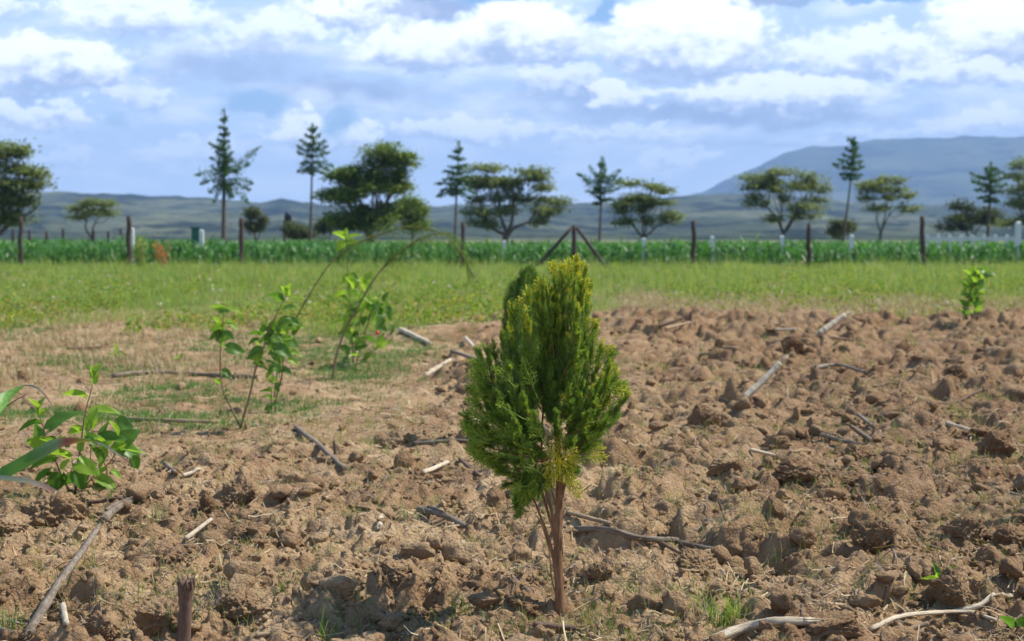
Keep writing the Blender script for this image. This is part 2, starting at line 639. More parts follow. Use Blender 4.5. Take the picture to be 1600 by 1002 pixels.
M['stalk_pale'] = wood_mat('pale_dry_stalk', (0.26, 0.19, 0.12), (0.54, 0.44, 0.31), (0.74, 0.65, 0.50))
M['stalk_grey'] = wood_mat('weathered_stalk', (0.055, 0.04, 0.028), (0.19, 0.145, 0.105), (0.40, 0.33, 0.25))
M['stalk_tan'] = wood_mat('tan_stalk', (0.11, 0.07, 0.04), (0.30, 0.205, 0.12), (0.52, 0.40, 0.26))
M['stalk_brown'] = wood_mat('brown_stalk', (0.06, 0.036, 0.026), (0.15, 0.09, 0.06), (0.27, 0.18, 0.12))
M['straw'] = leaf_mat('straw', [(0.22, 0.15, 0.08), (0.42, 0.31, 0.17), (0.62, 0.50, 0.32), (0.30, 0.22, 0.13)], 0.2, 1.2, 0.8)
M['root'] = leaf_mat('root_fibre', [(0.07, 0.045, 0.035), (0.17, 0.12, 0.09), (0.33, 0.26, 0.19), (0.10, 0.07, 0.05)], 0.05, 1, 0.9)
M['grass'] = leaf_mat('meadow_grass', [(0.10, 0.18, 0.035), (0.15, 0.26, 0.05), (0.22, 0.31, 0.07), (0.16, 0.28, 0.055), (0.36, 0.35, 0.14), (0.14, 0.24, 0.05), (0.46, 0.38, 0.22)], 0.42, 1.5, 0.6, 0.9)
M['short'] = leaf_mat('short_grass', [(0.035, 0.11, 0.022), (0.07, 0.19, 0.035), (0.12, 0.25, 0.05), (0.06, 0.16, 0.03)], 0.35, 1.4, 0.6)
M['weed'] = leaf_mat('weed_leaf', [(0.06, 0.15, 0.022), (0.15, 0.28, 0.03), (0.34, 0.36, 0.04), (0.08, 0.20, 0.04), (0.36, 0.24, 0.05)], 0.35, 1.5, 0.6)
M['maize'] = leaf_mat('maize_leaf', [(0.018, 0.075, 0.010), (0.04, 0.145, 0.016), (0.075, 0.22, 0.03), (0.025, 0.10, 0.012), (0.17, 0.30, 0.13)], 0.35, 1.4, 0.5, 0.9, 0.5)
M['mulberry'] = leaf_mat('broad_leaf', [(0.022, 0.065, 0.012), (0.04, 0.11, 0.016), (0.075, 0.165, 0.022), (0.035, 0.085, 0.014)], 0.38, 2.4, 0.42, spec=0.4)
M['young_leaf'] = leaf_mat('young_leaf', [(0.16, 0.30, 0.03), (0.24, 0.37, 0.05)], 0.5, 1.7, 0.4)
M['shrub_stem'] = wood_mat('shrub_stem', (0.10, 0.07, 0.035), (0.20, 0.15, 0.07), (0.32, 0.26, 0.15))
M['red_stem'] = wood_mat('reddish_stem', (0.12, 0.045, 0.03), (0.20, 0.085, 0.05), (0.30, 0.17, 0.09))
M['bark'] = wood_mat('sapling_bark', (0.10, 0.050, 0.026), (0.28, 0.140, 0.068), (0.47, 0.28, 0.155))
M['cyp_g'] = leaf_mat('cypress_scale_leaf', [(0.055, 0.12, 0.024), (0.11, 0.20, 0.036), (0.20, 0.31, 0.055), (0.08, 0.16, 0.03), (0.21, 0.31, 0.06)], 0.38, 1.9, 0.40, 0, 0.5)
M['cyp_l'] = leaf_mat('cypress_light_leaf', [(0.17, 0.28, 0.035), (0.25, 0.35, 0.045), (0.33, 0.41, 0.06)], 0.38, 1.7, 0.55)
M['cyp_y'] = leaf_mat('cypress_yellow_tip', [(0.38, 0.42, 0.035), (0.56, 0.54, 0.045), (0.68, 0.60, 0.08)], 0.3, 1.4, 0.55)
M['post'] = wood_mat('fence_wood', (0.028, 0.018, 0.016), (0.060, 0.040, 0.034), (0.11, 0.075, 0.062))
M['tbark'] = wood_mat('tree_bark', (0.055, 0.042, 0.034), (0.11, 0.085, 0.066), (0.20, 0.155, 0.115))
M['acacia'] = leaf_mat('acacia_leaf', [(0.10, 0.14, 0.055), (0.165, 0.21, 0.08), (0.24, 0.285, 0.12), (0.13, 0.175, 0.07)], 0.42, 1.4, 0.7)
M['acacia_dark'] = leaf_mat('dense_acacia_leaf', [(0.085, 0.14, 0.035), (0.145, 0.215, 0.05), (0.22, 0.29, 0.075)], 0.42, 1.4, 0.7)
M['conifer'] = leaf_mat('conifer_needles', [(0.04, 0.10, 0.04), (0.07, 0.15, 0.055), (0.11, 0.21, 0.075)], 0.38, 1.4, 0.7)
M['bush'] = leaf_mat('bush_leaf', [(0.055, 0.075, 0.035), (0.09, 0.115, 0.045), (0.14, 0.16, 0.06)], 0.3, 1.3, 0.8)
M['rust'] = leaf_mat('rust_leaf', [(0.30, 0.10, 0.03), (0.42, 0.17, 0.05), (0.50, 0.26, 0.09)], 0.3, 1.2, 0.8)
M['needle'] = leaf_mat('casuarina_needle', [(0.09, 0.17, 0.025), (0.15, 0.25, 0.035), (0.24, 0.28, 0.05)], 0.4, 1.5, 0.7)


def plain(name, col, rough=0.6, var=0.25, sc=8.0):
    m, nb = new_mat(name)
    n = nb.noise(pos(nb), sc, 5, 0.6)
    c = nb.mix(nb.smooth(n, 0.35, 0.75) * var, col, tuple(k * 0.55 for k in col))
    return finish(m, nb, c, rough, bump=n, bump_d=0.004)


M['white'] = plain('white_paint', (0.70, 0.70, 0.68))
M['green_metal'] = plain('green_metal', (0.03, 0.12, 0.085))
M['tank'] = plain('dark_plastic', (0.018, 0.026, 0.05), 0.45)
M['flower'] = plain('orange_petal', (0.75, 0.10, 0.03), 0.5)

# ---------------------------------------------------------------- ground sheet
def build_ground():
    r_near = np.array([0.35, 0.9, 1.6, 2.2, 2.6])
    r_f = np.exp(np.arange(math.log(2.85), math.log(22.0), 0.00145))
    r_m = np.exp(np.arange(math.log(22.1), math.log(130), 0.01))
    r_o = np.exp(np.arange(math.log(135), math.log(8300), 0.12))
    r = np.concatenate([r_near, r_f, r_m, r_o])
    a1 = np.arange(-0.40, 0.40, 0.00115)
    a2 = np.arange(0.40, 0.72, 0.0045)
    a3 = np.arange(0.72, pi, 0.08)
    pos_side = np.concatenate([a2, a3])
    az = np.concatenate([-pos_side[::-1], a1[1:], pos_side])
    R, A = np.meshgrid(r, az, indexing='ij')
    X, Y = R * np.sin(A), R * np.cos(A)
    d = np.gradient(r)
    res = np.maximum(d, r * 0.00115)
    RES = np.repeat(res[:, None], len(az), 1)
    RES = np.where(np.abs(A) > 0.40, np.maximum(RES, R * 0.0045), RES)
    RES = np.where(np.abs(A) > 0.72, 0.5, RES)
    Z = np.empty_like(X)
    for i in range(0, len(r), 200):
        Z[i:i + 200] = height(X[i:i + 200], Y[i:i + 200], RES[i:i + 200])
    Z = np.where((Y < 0), -0.03, Z)
    V = np.stack([X, Y, Z], -1).reshape(-1, 3)
    n, m = len(r), len(az)
    i, j = np.meshgrid(np.arange(n - 1), np.arange(m), indexing='ij')
    jn = (j + 1) % m
    q = np.stack([i * m + j, (i + 1) * m + j, (i + 1) * m + jn, i * m + jn], -1).reshape(-1, 4)
    mb = MB()
    mb.add(V, q)
    c = mb.addv([[0, 0, -0.03]])
    k = np.arange(m)
    mb.addf(np.stack([np.full(m, c), k, (k + 1) % m], 1))
    o = mb.build('ground', M['ground'])
    tag(o, 'bare brown ploughed soil in the foreground running to the horizon', 'ground', kind='structure')


build_ground()

# ---------------------------------------------------------------- hills
def hill_material(name, a, b, c, dark, sc):
    m, nb = new_mat(name)
    p = pos(nb)
    sep = nb.node('ShaderNodeSeparateXYZ')
    nb.put(sep.inputs[0], p)
    q = nb.vec(S(nb, sep.outputs[0]), S(nb, sep.outputs[1]) * 0.45, S(nb, sep.outputs[2]) * 3.0)
    n = nb.noise(q, sc, 7, 0.62)
    col = nb.ramp(n, [(0.35, a), (0.5, b), (0.64, c)])
    bush = nb.smooth(nb.noise(q, sc * 2.6, 8, 0.7), 0.48, 0.57)
    col = nb.mix(bush * 0.95, col, dark)
    return finish(m, nb, col, 1.0, spec=0.0, bump=nb.noise(p, sc * 6, 5, 0.7), bump_d=12.0)


M['hill'] = hill_material('bushy_hillside', (0.036, 0.048, 0.028), (0.066, 0.08, 0.046), (0.14, 0.145, 0.08), (0.010, 0.017, 0.012), 0.0045)
M['mount'] = hill_material('mountain_side', (0.035, 0.05, 0.035), (0.065, 0.08, 0.045), (0.12, 0.13, 0.065), (0.014, 0.024, 0.018), 0.0016)


def terrain(name, prof, d0, d1, d2, mat, label, seed, amp):
    px = np.array([p[0] for p in prof], float)
    hh = (HORIZON - np.array([p[1] for p in prof], float)) / F * d1 + CAM_H
    az = np.linspace(-0.62, 0.62, 520)
    pp = 800 + np.tan(az) * F
    H = np.interp(pp, px, hh)
    ds = np.concatenate([np.linspace(d0, d1, 46), np.linspace(d1, d2, 14)[1:]])
    D, A = np.meshgrid(ds, az, indexing='ij')
    t = np.where(D < d1, (D - d0) / (d1 - d0), 1 - (D - d1) / (d2 - d1))
    t = np.clip(t, 0, 1)
    shape = t ** 1.15 * np.minimum(D / d1, 1.0)
    X, Y = D * np.sin(A), D * np.cos(A)
    k = 1 / (amp * 9)
    gully = fbm(X * k, Y * k, seed, 5, 0.55)
    ridge = 1 - np.abs(gn(X * k * .7 + 3, Y * k * .7, seed + 9))
    Z = shape * H[None, :] + amp * (gully * 0.5 + (ridge - 0.8) * .5) * np.sin(np.clip(t, 0, 1) * pi) * 0.7 + amp * 0.10 * fbm(X * k * 6, Y * k * 6, seed + 3, 3) * sm(t, 0, .5)
    Z = Z - 3 * (1 - sm(t, 0, 0.05))
    n, m = Z.shape
    i, j = np.meshgrid(np.arange(n - 1), np.arange(m - 1), indexing='ij')
    q = np.stack([i * m + j, i * m + j + 1, (i + 1) * m + j + 1, (i + 1) * m + j], -1).reshape(-1, 4)
    mb = MB()
    mb.add(np.stack([X, Y, Z], -1), q)
    o = mb.build(name, mat)
    tag(o, label, 'hills', kind='structure')


terrain('hills', [(-900, 300), (0, 300), (90, 303), (200, 306), (330, 311), (410, 318), (440, 311), (470, 316), (520, 322), (600, 325),
                  (680, 322), (760, 319), (860, 319), (960, 316), (1040, 309), (1120, 304), (1180, 303), (1250, 309), (1330, 318),
                  (1420, 322), (1520, 324), (1600, 328), (2500, 335)], 700, 2300, 3300, M['hill'],
        'low grey green bushy hills along the horizon', 300, 16)
terrain('mountain', [(-900, 360), (700, 350), (1000, 322), (1060, 310), (1105, 298), (1130, 284), (1180, 262), (1230, 241), (1265, 232), (1310, 231), (1345, 226),
                     (1390, 222), (1450, 223), (1500, 220), (1560, 222), (1600, 222), (1800, 232), (2500, 300)], 3300, 6200, 8200, M['mount'],
        'long blue mountain with a flat top behind the right hand trees', 400, 60)

# ---------------------------------------------------------------- haze
def build_haze():
    m, nb = new_mat('haze_air')
    v = nb.node('ShaderNodeVolumePrincipled')
    v.inputs['Color'].default_value = (0.38, 0.56, 0.90, 1)
    v.inputs['Density'].default_value = 0.00017
    v.inputs['Anisotropy'].default_value = 0.0
    o = nb.node('ShaderNodeOutputMaterial')
    nb.t.links.new(v.outputs[0], o.inputs['Volume'])
    mb = MB()
    x, y0, y1, z0, z1 = 8600, -300, 8900, -8.0, 470
    V = [(-x, y0, z0), (x, y0, z0), (x, y1, z0), (-x, y1, z0), (-x, y0, z1), (x, y0, z1), (x, y1, z1), (-x, y1, z1)]
    mb.add(V, [(0, 3, 2, 1), (4, 5, 6, 7), (0, 1, 5, 4), (1, 2, 6, 5), (2, 3, 7, 6), (3, 0, 4, 7)])
    ob = mb.build('haze', m, smooth=False)
    tag(ob, 'thin blue air haze over the distant hills', 'haze', kind='stuff')


build_haze()

# ---------------------------------------------------------------- far trees
def trunk_to(mb, base, tips, r0, rng, fork=0.45):
    """a tapered trunk that forks into one limb per tip"""
    base = np.array(base)
    tips = [np.array(t) for t in tips]
    mean = np.mean(tips, 0)
    f = base * (1 - fork) + mean * fork
    f[0] += rng.normal(0, 0.08)
    tube(mb, spline([base, base * .5 + f * .5 + rng.normal(0, .06, 3), f], 7), np.linspace(r0, r0 * .72, 7), 8, rough=.15, rng=rng)
    tips.sort(key=lambda t: t[0])
    ng = max(2, min(4, len(tips) // 3))
    for grp in np.array_split(np.arange(len(tips)), ng):
        T = [tips[i] for i in grp]
        c = f * .42 + np.mean(T, 0) * .58 + rng.normal(0, .12, 3)
        c[2] = min(c[2], min(t[2] for t in T) + .1)
        mid = f * .5 + c * .5 + rng.normal(0, .12, 3)
        tube(mb, spline([f - np.array([0, 0, .2]), mid, c], 7), np.linspace(r0 * .55, r0 * .3, 7), 6)
        for t in T:
            m2 = c * .5 + t * .5 + rng.normal(0, .15, 3)
            tube(mb, spline([c, m2, t], 6), np.linspace(r0 * .26, r0 * .08, 6), 5)


def acacia(px, base_py, D, pads, label, mat='acacia', r0=0.2, density=1.0, seed=0, name='acacia_tree', fork=0.4, group='flat-topped acacia trees behind the maize', leaf=0.085, cat='tree'):
    rng = np.random.default_rng(seed + 1000)
    base = at(px, base_py, D)
    base[2] = 0.0
    root = empty(name, tuple(base), label, cat, group)
    mb = MB()
    tips = []
    cb = MB()
    sc = D / F
    for (qx, qy, rx, ry) in pads:
        c = at(qx, qy, D)
        rxm, rym = rx * sc, ry * sc
        c[1] += rng.normal(0, 0.35) * rxm
        tips.append(c - np.array([0, 0, rym * .4]))
        N = int(density * 900 * rxm * (rxm * .8 + rym) + 90)
        # leaf clumps: several small sub-clumps on a flattened pad
        ns = max(8, int(5 + rxm * 14))
        th = rng.random(ns) * 2 * pi
        rr = np.sqrt(rng.random(ns)) * (0.75 + 0.6 * rng.random(ns))
        sub = np.stack([np.cos(th) * rr * rxm, np.sin(th) * rr * rxm * .9,
                        (rng.random(ns) * 1.4 - .5) * rym * (1.05 - rr * .7)], 1) + c
        k = rng.integers(0, ns, N)
        P = sub[k] + rng.normal(0, 1, (N, 3)) * np.array([0.24 * rxm + .08, 0.24 * rxm + .08, 0.20 * rym + .06])
        up = unit(rng.normal(0, 1, (N, 3)) * np.array([1, 1, .35]))
        s2 = unit(np.cross(up, rng.normal(0, .5, (N, 3)) + np.array([0, 0, 1.0])))
        L = leaf * (0.6 + rng.random(N))[:, None]
        quads(cb, P, up * L, s2 * L * .55)
        for s in sub[:: max(1, ns // 6)]:
            tube(mb, spline([tips[-1], tips[-1] * .5 + s * .5 + np.array([0, 0, -.05]), s], 4), np.linspace(.03, .012, 4), 4, cap=False)
    trunk_to(mb, base, tips, r0, rng, fork)
    mb.build('trunk', M['tbark'], root)
    cb.build('crown', M[mat], root, smooth=False)
    return root


def conifer(px, base_px, D, top_py, tiers, label, seed=0, mat='conifer', r0=0.14, group='tall thin conifers behind the maize'):
    """tiers: (py of the root on the stem, pixel reach left, reach right, rise of tips in px (up positive), droop)"""
    rng = np.random.default_rng(seed + 2000)
    sc = D / F
    base = at(base_px, 385, D)
    base[2] = 0.0
    top = at(px, top_py, D)
    root = empty('conifer_tree', tuple(base), label, 'tree', group)
    mb = MB()
    lean = spline([base, base * .5 + top * .5 + np.array([rng.normal(0, .06), 0, 0]), top], 14)
    tube(mb, lean, np.linspace(r0, 0.02, 14), 8, rough=.12, rng=rng)
    br, cb = MB(), MB()
    def stem_at(z):
        k = np.interp(z, lean[:, 2], np.arange(14))
        i = int(min(k, 12.999)); t = k - i
        return lean[i] * (1 - t) + lean[i + 1] * t
    def spray(a, b, sag, n):
        pts = spline([a, a * .5 + b * .5 + np.array([0, 0, sag]), b], 9)
        L = np.linalg.norm(b - a)
        tube(br, pts, np.linspace(.03, .008, 9), 4, cap=False)
        N = int(1.1 * n * L) + 16
        t = rng.random(N) ** .8
        idx = t * 8
        i = np.minimum(idx.astype(int), 7)
        f = (idx - i)[:, None]
        P = pts[i] * (1 - f) + pts[i + 1] * f
        d = unit(b - a)
        w = 0.05 + 0.13 * L * np.sin(np.clip(t * 1.1, 0, 1) * pi) ** .7 * .55
        P = P + rng.normal(0, 1, (N, 3)) * np.stack([w, w, w * .75], 1)
        ax = unit(d + rng.normal(0, .55, (N, 3)) + np.array([0, 0, .15]))
        s2 = unit(np.cross(ax, rng.normal(0, 1, (N, 3))))
        l = (0.075 * (.6 + .8 * rng.random(N)))[:, None]
        quads(cb, P, ax * l, s2 * l * .42)
    for (py, l, r, rise, sag) in tiers:
        z = at(px, py, D)[2]
        c = stem_at(z)
        for s, reach in ((-1, l), (1, r)):
            if reach <= 0: continue
            rz = rise + rng.normal(0, 3.0)
            b = c + np.array([s * reach * sc * (.85 + .25 * rng.random()), rng.normal(0, .25) * reach * sc, rz * sc])
            spray(c, b, sag * sc, 110)
        m_ = (l + r) * .42
        for q in range(2 if rng.random() < .6 else 3):
            an = rng.random() * 2 * pi
            rr = m_ * sc * (.35 + .6 * rng.random())
            zz = c + np.array([0, 0, rng.normal(0, 2) * sc])
            b = zz + np.array([cos(an) * rr * .75, sin(an) * rr, rise * sc * .8])
            spray(zz, b, sag * sc, 100)
    tipd = at(px, top_py, D)
    spray(stem_at(tipd[2] - 0.7), tipd + np.array([0, 0, .05]), 0, 60)
    mb.build('trunk', M['tbark'], root)
    br.build('branch', M['tbark'], root)
    cb.build('crown', M[mat], root, smooth=False)


def auto_pads(outline, n, rx, ry, seed):
    """spread crown pads over an irregular outline given by (px0,px1,py) rows"""
    rng = np.random.default_rng(seed)
    out = []
    for (x0, x1, y, k) in outline:
        xs = np.linspace(x0 + rx * .8, x1 - rx * .8, k) if k > 1 else [(x0 + x1) / 2]
        for q in xs:
            out.append((q + rng.normal(0, 5), y + rng.normal(0, 4), rx * (.65 + .6 * rng.random()), ry * (.9 + .8 * rng.random())))
    return out


acacia(-10, 400, 70, auto_pads([(-70, 52, 238, 4), (-80, 60, 262, 5), (-60, 80, 288, 5), (-70, 62, 312, 5), (-60, 50, 340, 4)], 0, 24, 13, 1),
       'large feathery acacia cut off by the left edge of the photo', seed=1, r0=.22, density=1.0)
acacia(140, 388, 105, [(118, 325, 17, 7), (140, 316, 18, 7), (163, 318, 18, 7), (150, 332, 24, 8), (125, 340, 14, 6), (172, 334, 12, 6)],
       'small low acacia between the left edge and the tallest conifer', seed=2, r0=.13, density=.8)
acacia(578, 400, 88, auto_pads([(575, 642, 248, 2), (545, 640, 258, 3), (520, 642, 272, 4), (510, 635, 288, 4), (508, 628, 304, 4), (512, 625, 320, 3), (525, 620, 338, 3), (535, 610, 354, 2)], 0, 21, 11, 3),
       'biggest and densest dark acacia left of the photo centre', 'acacia_dark', seed=3, r0=.26, density=1.5)
acacia(788, 400, 92, auto_pads([(742, 785, 264, 1), (815, 858, 270, 1), (735, 860, 282, 4), (725, 858, 298, 4), (728, 884, 313, 4), (735, 860, 330, 3), (745, 850, 346, 2)], 0, 20, 8, 4),
       'wide layered acacia right of the photo centre with dark forked trunk', seed=4, r0=.23, density=1.0)
acacia(1008, 398, 96, auto_pads([(975, 1025, 292, 2), (970, 1045, 304, 3), (958, 1050, 318, 3), (958, 1062, 333, 3), (965, 1055, 348, 3)], 0, 17, 7, 5),
       'round bushy acacia just right of the open armed conifer', seed=5, r0=.14, density=.95)
acacia(1222, 400, 96, auto_pads([(1185, 1275, 271, 3), (1165, 1290, 284, 4), (1160, 1295, 296, 4), (1165, 1285, 309, 3), (1175, 1275, 324, 2), (1190, 1278, 337, 2)], 0, 19, 7, 6),
       'umbrella shaped acacia with pale forked trunk in front of the mountain slope', seed=6, r0=.15, density=.75)
acacia(1375, 398, 98, auto_pads([(1350, 1420, 287, 3), (1340, 1425, 298, 3), (1342, 1428, 310, 3), (1360, 1430, 326, 2)], 0, 15, 6, 7),
       'small flat-topped acacia right of the conifer with egg shaped crown', seed=7, r0=.11, density=.75)
acacia(1512, 398, 100, auto_pads([(1490, 1555, 325, 3), (1478, 1560, 337, 4), (1476, 1555, 350, 4)], 0, 14, 8, 8),
       'low wide dull acacia spreading below the broad topped conifer', seed=8, r0=.12, density=.9, mat='bush')
acacia(1612, 398, 90, auto_pads([(1585, 1660, 258, 2), (1575, 1660, 280, 3), (1585, 1660, 300, 2), (1565, 1650, 322, 3), (1570, 1650, 345, 3)], 0, 18, 8, 9),
       'acacia cut off by the right edge of the photo', seed=9, r0=.17, density=.8)


def bush(px, D, x0, x1, y0, y1, label, mat='bush', seed=0, group='dark rounded bushes among the far trees', name='round_bush', dens=1.0):
    rng = np.random.default_rng(seed + 50)
    sc = D / F
    cx, cy = (x0 + x1) / 2, (y0 + y1) / 2
    pads = []
    for i in range(9):
        a = rng.random() * 2 * pi
        r = rng.random() ** .5
        pads.append((cx + cos(a) * r * (x1 - x0) * .30, cy + sin(a) * r * (y1 - y0) * .32, (x1 - x0) * .25, (y1 - y0) * .2))
    acacia(px, 392, D, pads, label, mat, r0=.09, density=1.1 * dens, seed=seed, name=name, fork=.3, group=group, cat='bush')


bush(397, 110, 382, 414, 318, 372, 'dark egg shaped bush right of the tallest conifer trunk', seed=11)
bush(645, 95, 612, 674, 302, 378, 'rounded green bush leaning against the densest acacia', 'acacia_dark', seed=12, dens=1.3)
bush(470, 108, 446, 500, 338, 382, 'low dark bush beside the water tank', seed=13)
bush(508, 100, 492, 528, 328, 378, 'dark scraggy bush at the foot of the second conifer', seed=14)
bush(1308, 118, 1290, 1334, 334, 378, 'bluish bush behind the trunk of the egg crowned conifer', seed=15)

conifer(350, 349, 88, 172, [(190, 4, 4, 3, 0), (200, 6, 5, 3, 0), (211, 7, 8, 4, 0), (222, 12, 9, 5, -2), (234, 24, 9, 9, -3), (244, 12, 15, 6, -3), (254, 20, 14, 4, -2),
                            (263, 10, 48, 34, -8), (268, 22, 40, 12, -3), (277, 52, 26, 3, 7), (284, 38, 44, -4, 6), (290, 24, 38, -13, 6), (294, 14, 48, -20, 8)],
        'tallest conifer with lopsided branches, its thin top reaching highest', seed=1, r0=.16)
conifer(489, 484, 94, 194, [(206, 7, 8, 4, 0), (216, 12, 14, 5, -1), (226, 18, 22, 6, -2), (236, 28, 22, 8, -3), (246, 24, 26, 5, 0), (256, 20, 32, -3, 4),
                            (264, 24, 26, -3, 3), (270, 16, 20, -2, 3)],
        'pointed conifer with bushy head just left of the densest acacia', seed=2, r0=.10)
conifer(717, 710, 90, 222, [(238, 8, 6, 4, 0), (250, 14, 10, 4, 0), (262, 12, 16, 4, 0), (272, 20, 26, 6, -2), (282, 24, 24, 2, 2), (291, 34, 20, 2, 4), (298, 28, 30, -4, 5), (303, 30, 24, -5, 4)],
        'bent tipped conifer touching the wide layered acacia', seed=3, r0=.09)
conifer(941, 936, 92, 246, [(262, 5, 6, 6, 0), (276, 18, 30, 16, -6), (286, 44, 24, 10, -4), (294, 30, 32, 14, -6), (302, 26, 26, 6, 0), (310, 18, 22, 2, 0), (316, 14, 12, 0, 0)],
        'conifer with upturned open arms between the two bushy acacias', seed=4, r0=.10)
conifer(1335, 1314, 92, 216, [(228, 8, 5, 6, 0), (238, 12, 9, 5, 0), (248, 16, 13, 5, 0), (257, 22, 17, 5, 0), (265, 28, 20, 3, 0), (273, 18, 20, 2, 0), (280, 12, 14, 0, 0)],
        'leaning conifer with small egg shaped crown standing against the mountain', seed=5, r0=.09)
conifer(1549, 1541, 92, 254, [(264, 12, 14, 4, 0), (274, 22, 20, 8, -3), (283, 34, 24, 6, -2), (292, 26, 26, 4, 0), (301, 22, 24, 0, 2), (310, 16, 16, -3, 2), (316, 10, 12, -3, 2)],
        'broad topped conifer near the right edge', seed=6, r0=.11)

# ---------------------------------------------------------------- posts and small structures beyond the field
def wood_post(px, top, bot, D, w, label, group, seed, name='fence_post', lean=0.0):
    rng = np.random.default_rng(seed)
    b = at(px, bot, D)
    zb = min(b[2], hz(b[0], D)) - 0.1
    t = at(px + lean, top, D)
    r = w * D / F / 2
    mb = MB()
    n = 9
    pts = np.linspace([b[0], D, zb], t, n)
    pts[1:-1, 0] += rng.normal(0, r * .18, n - 2)
    rad = np.linspace(r * 1.08, r * .86, n) * (1 + rng.normal(0, .05, n))
    tube(mb, pts, rad, 9, rough=.18, rng=rng)
    o = mb.build(name, M['post'], loc=(b[0], D, zb))
    tag(o, label, 'fence post', group)


G = 'dark wooden fence posts along the maize edge'
for i, (px, top, bot, w, lean, lab) in enumerate([
        (32, 339, 412, 7, 0, 'dark wooden fence post nearest the left edge'),
        (202, 338, 412, 8, -1, 'dark wooden fence post beside the rust coloured dry weed'),
        (378, 341, 416, 8, -1, 'dark wooden fence post right of the tallest conifer'),
        (722, 348, 416, 7, 1, 'dark wooden fence post beside the trunk of the bent tipped conifer'),
        (1083, 345, 421, 8, 1, 'first dark fence post right of the braced post'),
        (1264, 350, 412, 8, 0, 'dark fence post under the umbrella shaped acacia'),
        (1444, 338, 411, 8, -3, 'dark fence post just left of the white rail fence')]):
    wood_post(px, top, bot, 52 + (i % 3), w, lab, G, 60 + i, lean=lean)

# braced straining post
D = 52.0
bp = at(897, 418, D)
root = empty('braced_fence_post', (bp[0], D, hz(bp[0], D)), 'braced corner post with two slanting struts like an A, behind the cypress', 'fence post')
rng = np.random.default_rng(5)
mb = MB()
tube(mb, np.linspace([bp[0], D, -.1], at(897, 352, D), 7), np.linspace(.08, .07, 7), 9, rough=.15, rng=rng)
mb.build('post', M['post'], root)
for (x0, y0, x1, y1) in ((838, 418, 893, 356), (948, 420, 901, 356)):
    mb = MB()
    a = at(x0, y0, D - .2); a[2] = min(a[2], .02)
    tube(mb, np.linspace(a, at(x1, y1, D - .12), 7), np.linspace(.068, .055, 7), 9, rough=.15, rng=rng)
    mb.build('strut', M['post'], root)

for i, px in enumerate([20, 46, 73, 99, 146, 169, 189]):
    wood_post(px, 357 + (i % 3) * 2, 392, 78, 4.5, ['leftmost', 'second', 'third', 'fourth', 'fifth', 'sixth', 'rightmost'][i] + ' of the seven short dark posts standing in the maize at left',
              'short dark posts in the maize at far left', 90 + i, 'short_post')


def white_post(px, top, D, w, label, seed):
    rng = np.random.default_rng(seed)
    r = w * D / F / 2
    t = at(px, top, D)
    mb = MB()
    z0, z1 = -.1, t[2]
    rings = [(z0, r), (z1 - r * .6, r * .96), (z1, r * .55)]
    V = []
    for (z, q) in rings:
        V += [(t[0] - q, D - q, z), (t[0] + q, D - q, z), (t[0] + q, D + q, z), (t[0] - q, D + q, z)]
    f = []
    for i in range(2):
        for j in range(4):
            k = (j + 1) % 4
            f.append((i * 4 + j, i * 4 + k, i * 4 + 4 + k, i * 4 + 4 + j))
    f.append((8, 9, 10, 11))
    mb.add(V, f)
    o = mb.build('white_post', M['white'], smooth=False, loc=(t[0], D, z0))
    tag(o, label, 'white post', 'white painted posts standing in the maize')


for i, (px, top, w, D, lab) in enumerate([
        (206, 356, 6, 57.6, 'white post close behind the dark post by the rust coloured weed'),
        (315, 359, 6, 57.6, 'white post touching the small green cabinet'),
        (788, 376, 6, 57.6, 'lowest white post, under the wide layered acacia'),
        (1006, 372, 6, 57.6, 'slightly leaning white post below the round bushy acacia'),
        (1113, 369, 6, 57.6, 'white post just right of the first dark post after the braced one'),
        (1222, 368, 6, 57.6, 'white post below the forked trunk of the umbrella acacia'),
        (1331, 367, 6, 57.6, 'white post between the leaning conifer and the small flat acacia'),
        (1591, 346, 8, 57.6, 'tallest white post at the right edge, ending the rail fence')]):
    white_post(px, top, D, w, lab, i)


def box(mb, x0, x1, y0, y1, z0, z1, mi=0):
    V = [(x0, y0, z0), (x1, y0, z0), (x1, y1, z0), (x0, y1, z0), (x0, y0, z1), (x1, y0, z1), (x1, y1, z1), (x0, y1, z1)]
    mb.add(V, [(0, 3, 2, 1), (4, 5, 6, 7), (0, 1, 5, 4), (1, 2, 6, 5), (2, 3, 7, 6), (3, 0, 4, 7)], mi)


# green cabinet
a, b = at(299, 357, 62), at(311, 378, 62)
root = empty('green_cabinet', (a[0], 62, 0), 'small dark green metal cabinet standing in the maize beside a white post', 'cabinet')
mb = MB(); box(mb, a[0], b[0], 62, 62.3, 0, a[2]); mb.build('cabinet_body', M['green_metal'], root, smooth=False)
mb = MB(); box(mb, a[0] - .03, b[0] + .03, 61.96, 62.34, a[2] + .002, a[2] + .05); mb.build('cabinet_roof', M['green_metal'], root, smooth=False)
mb = MB(); box(mb, a[0] + .03, b[0] - .03, 61.97, 61.997, .3, a[2] - .05); mb.build('cabinet_door', M['green_metal'], root, smooth=False)

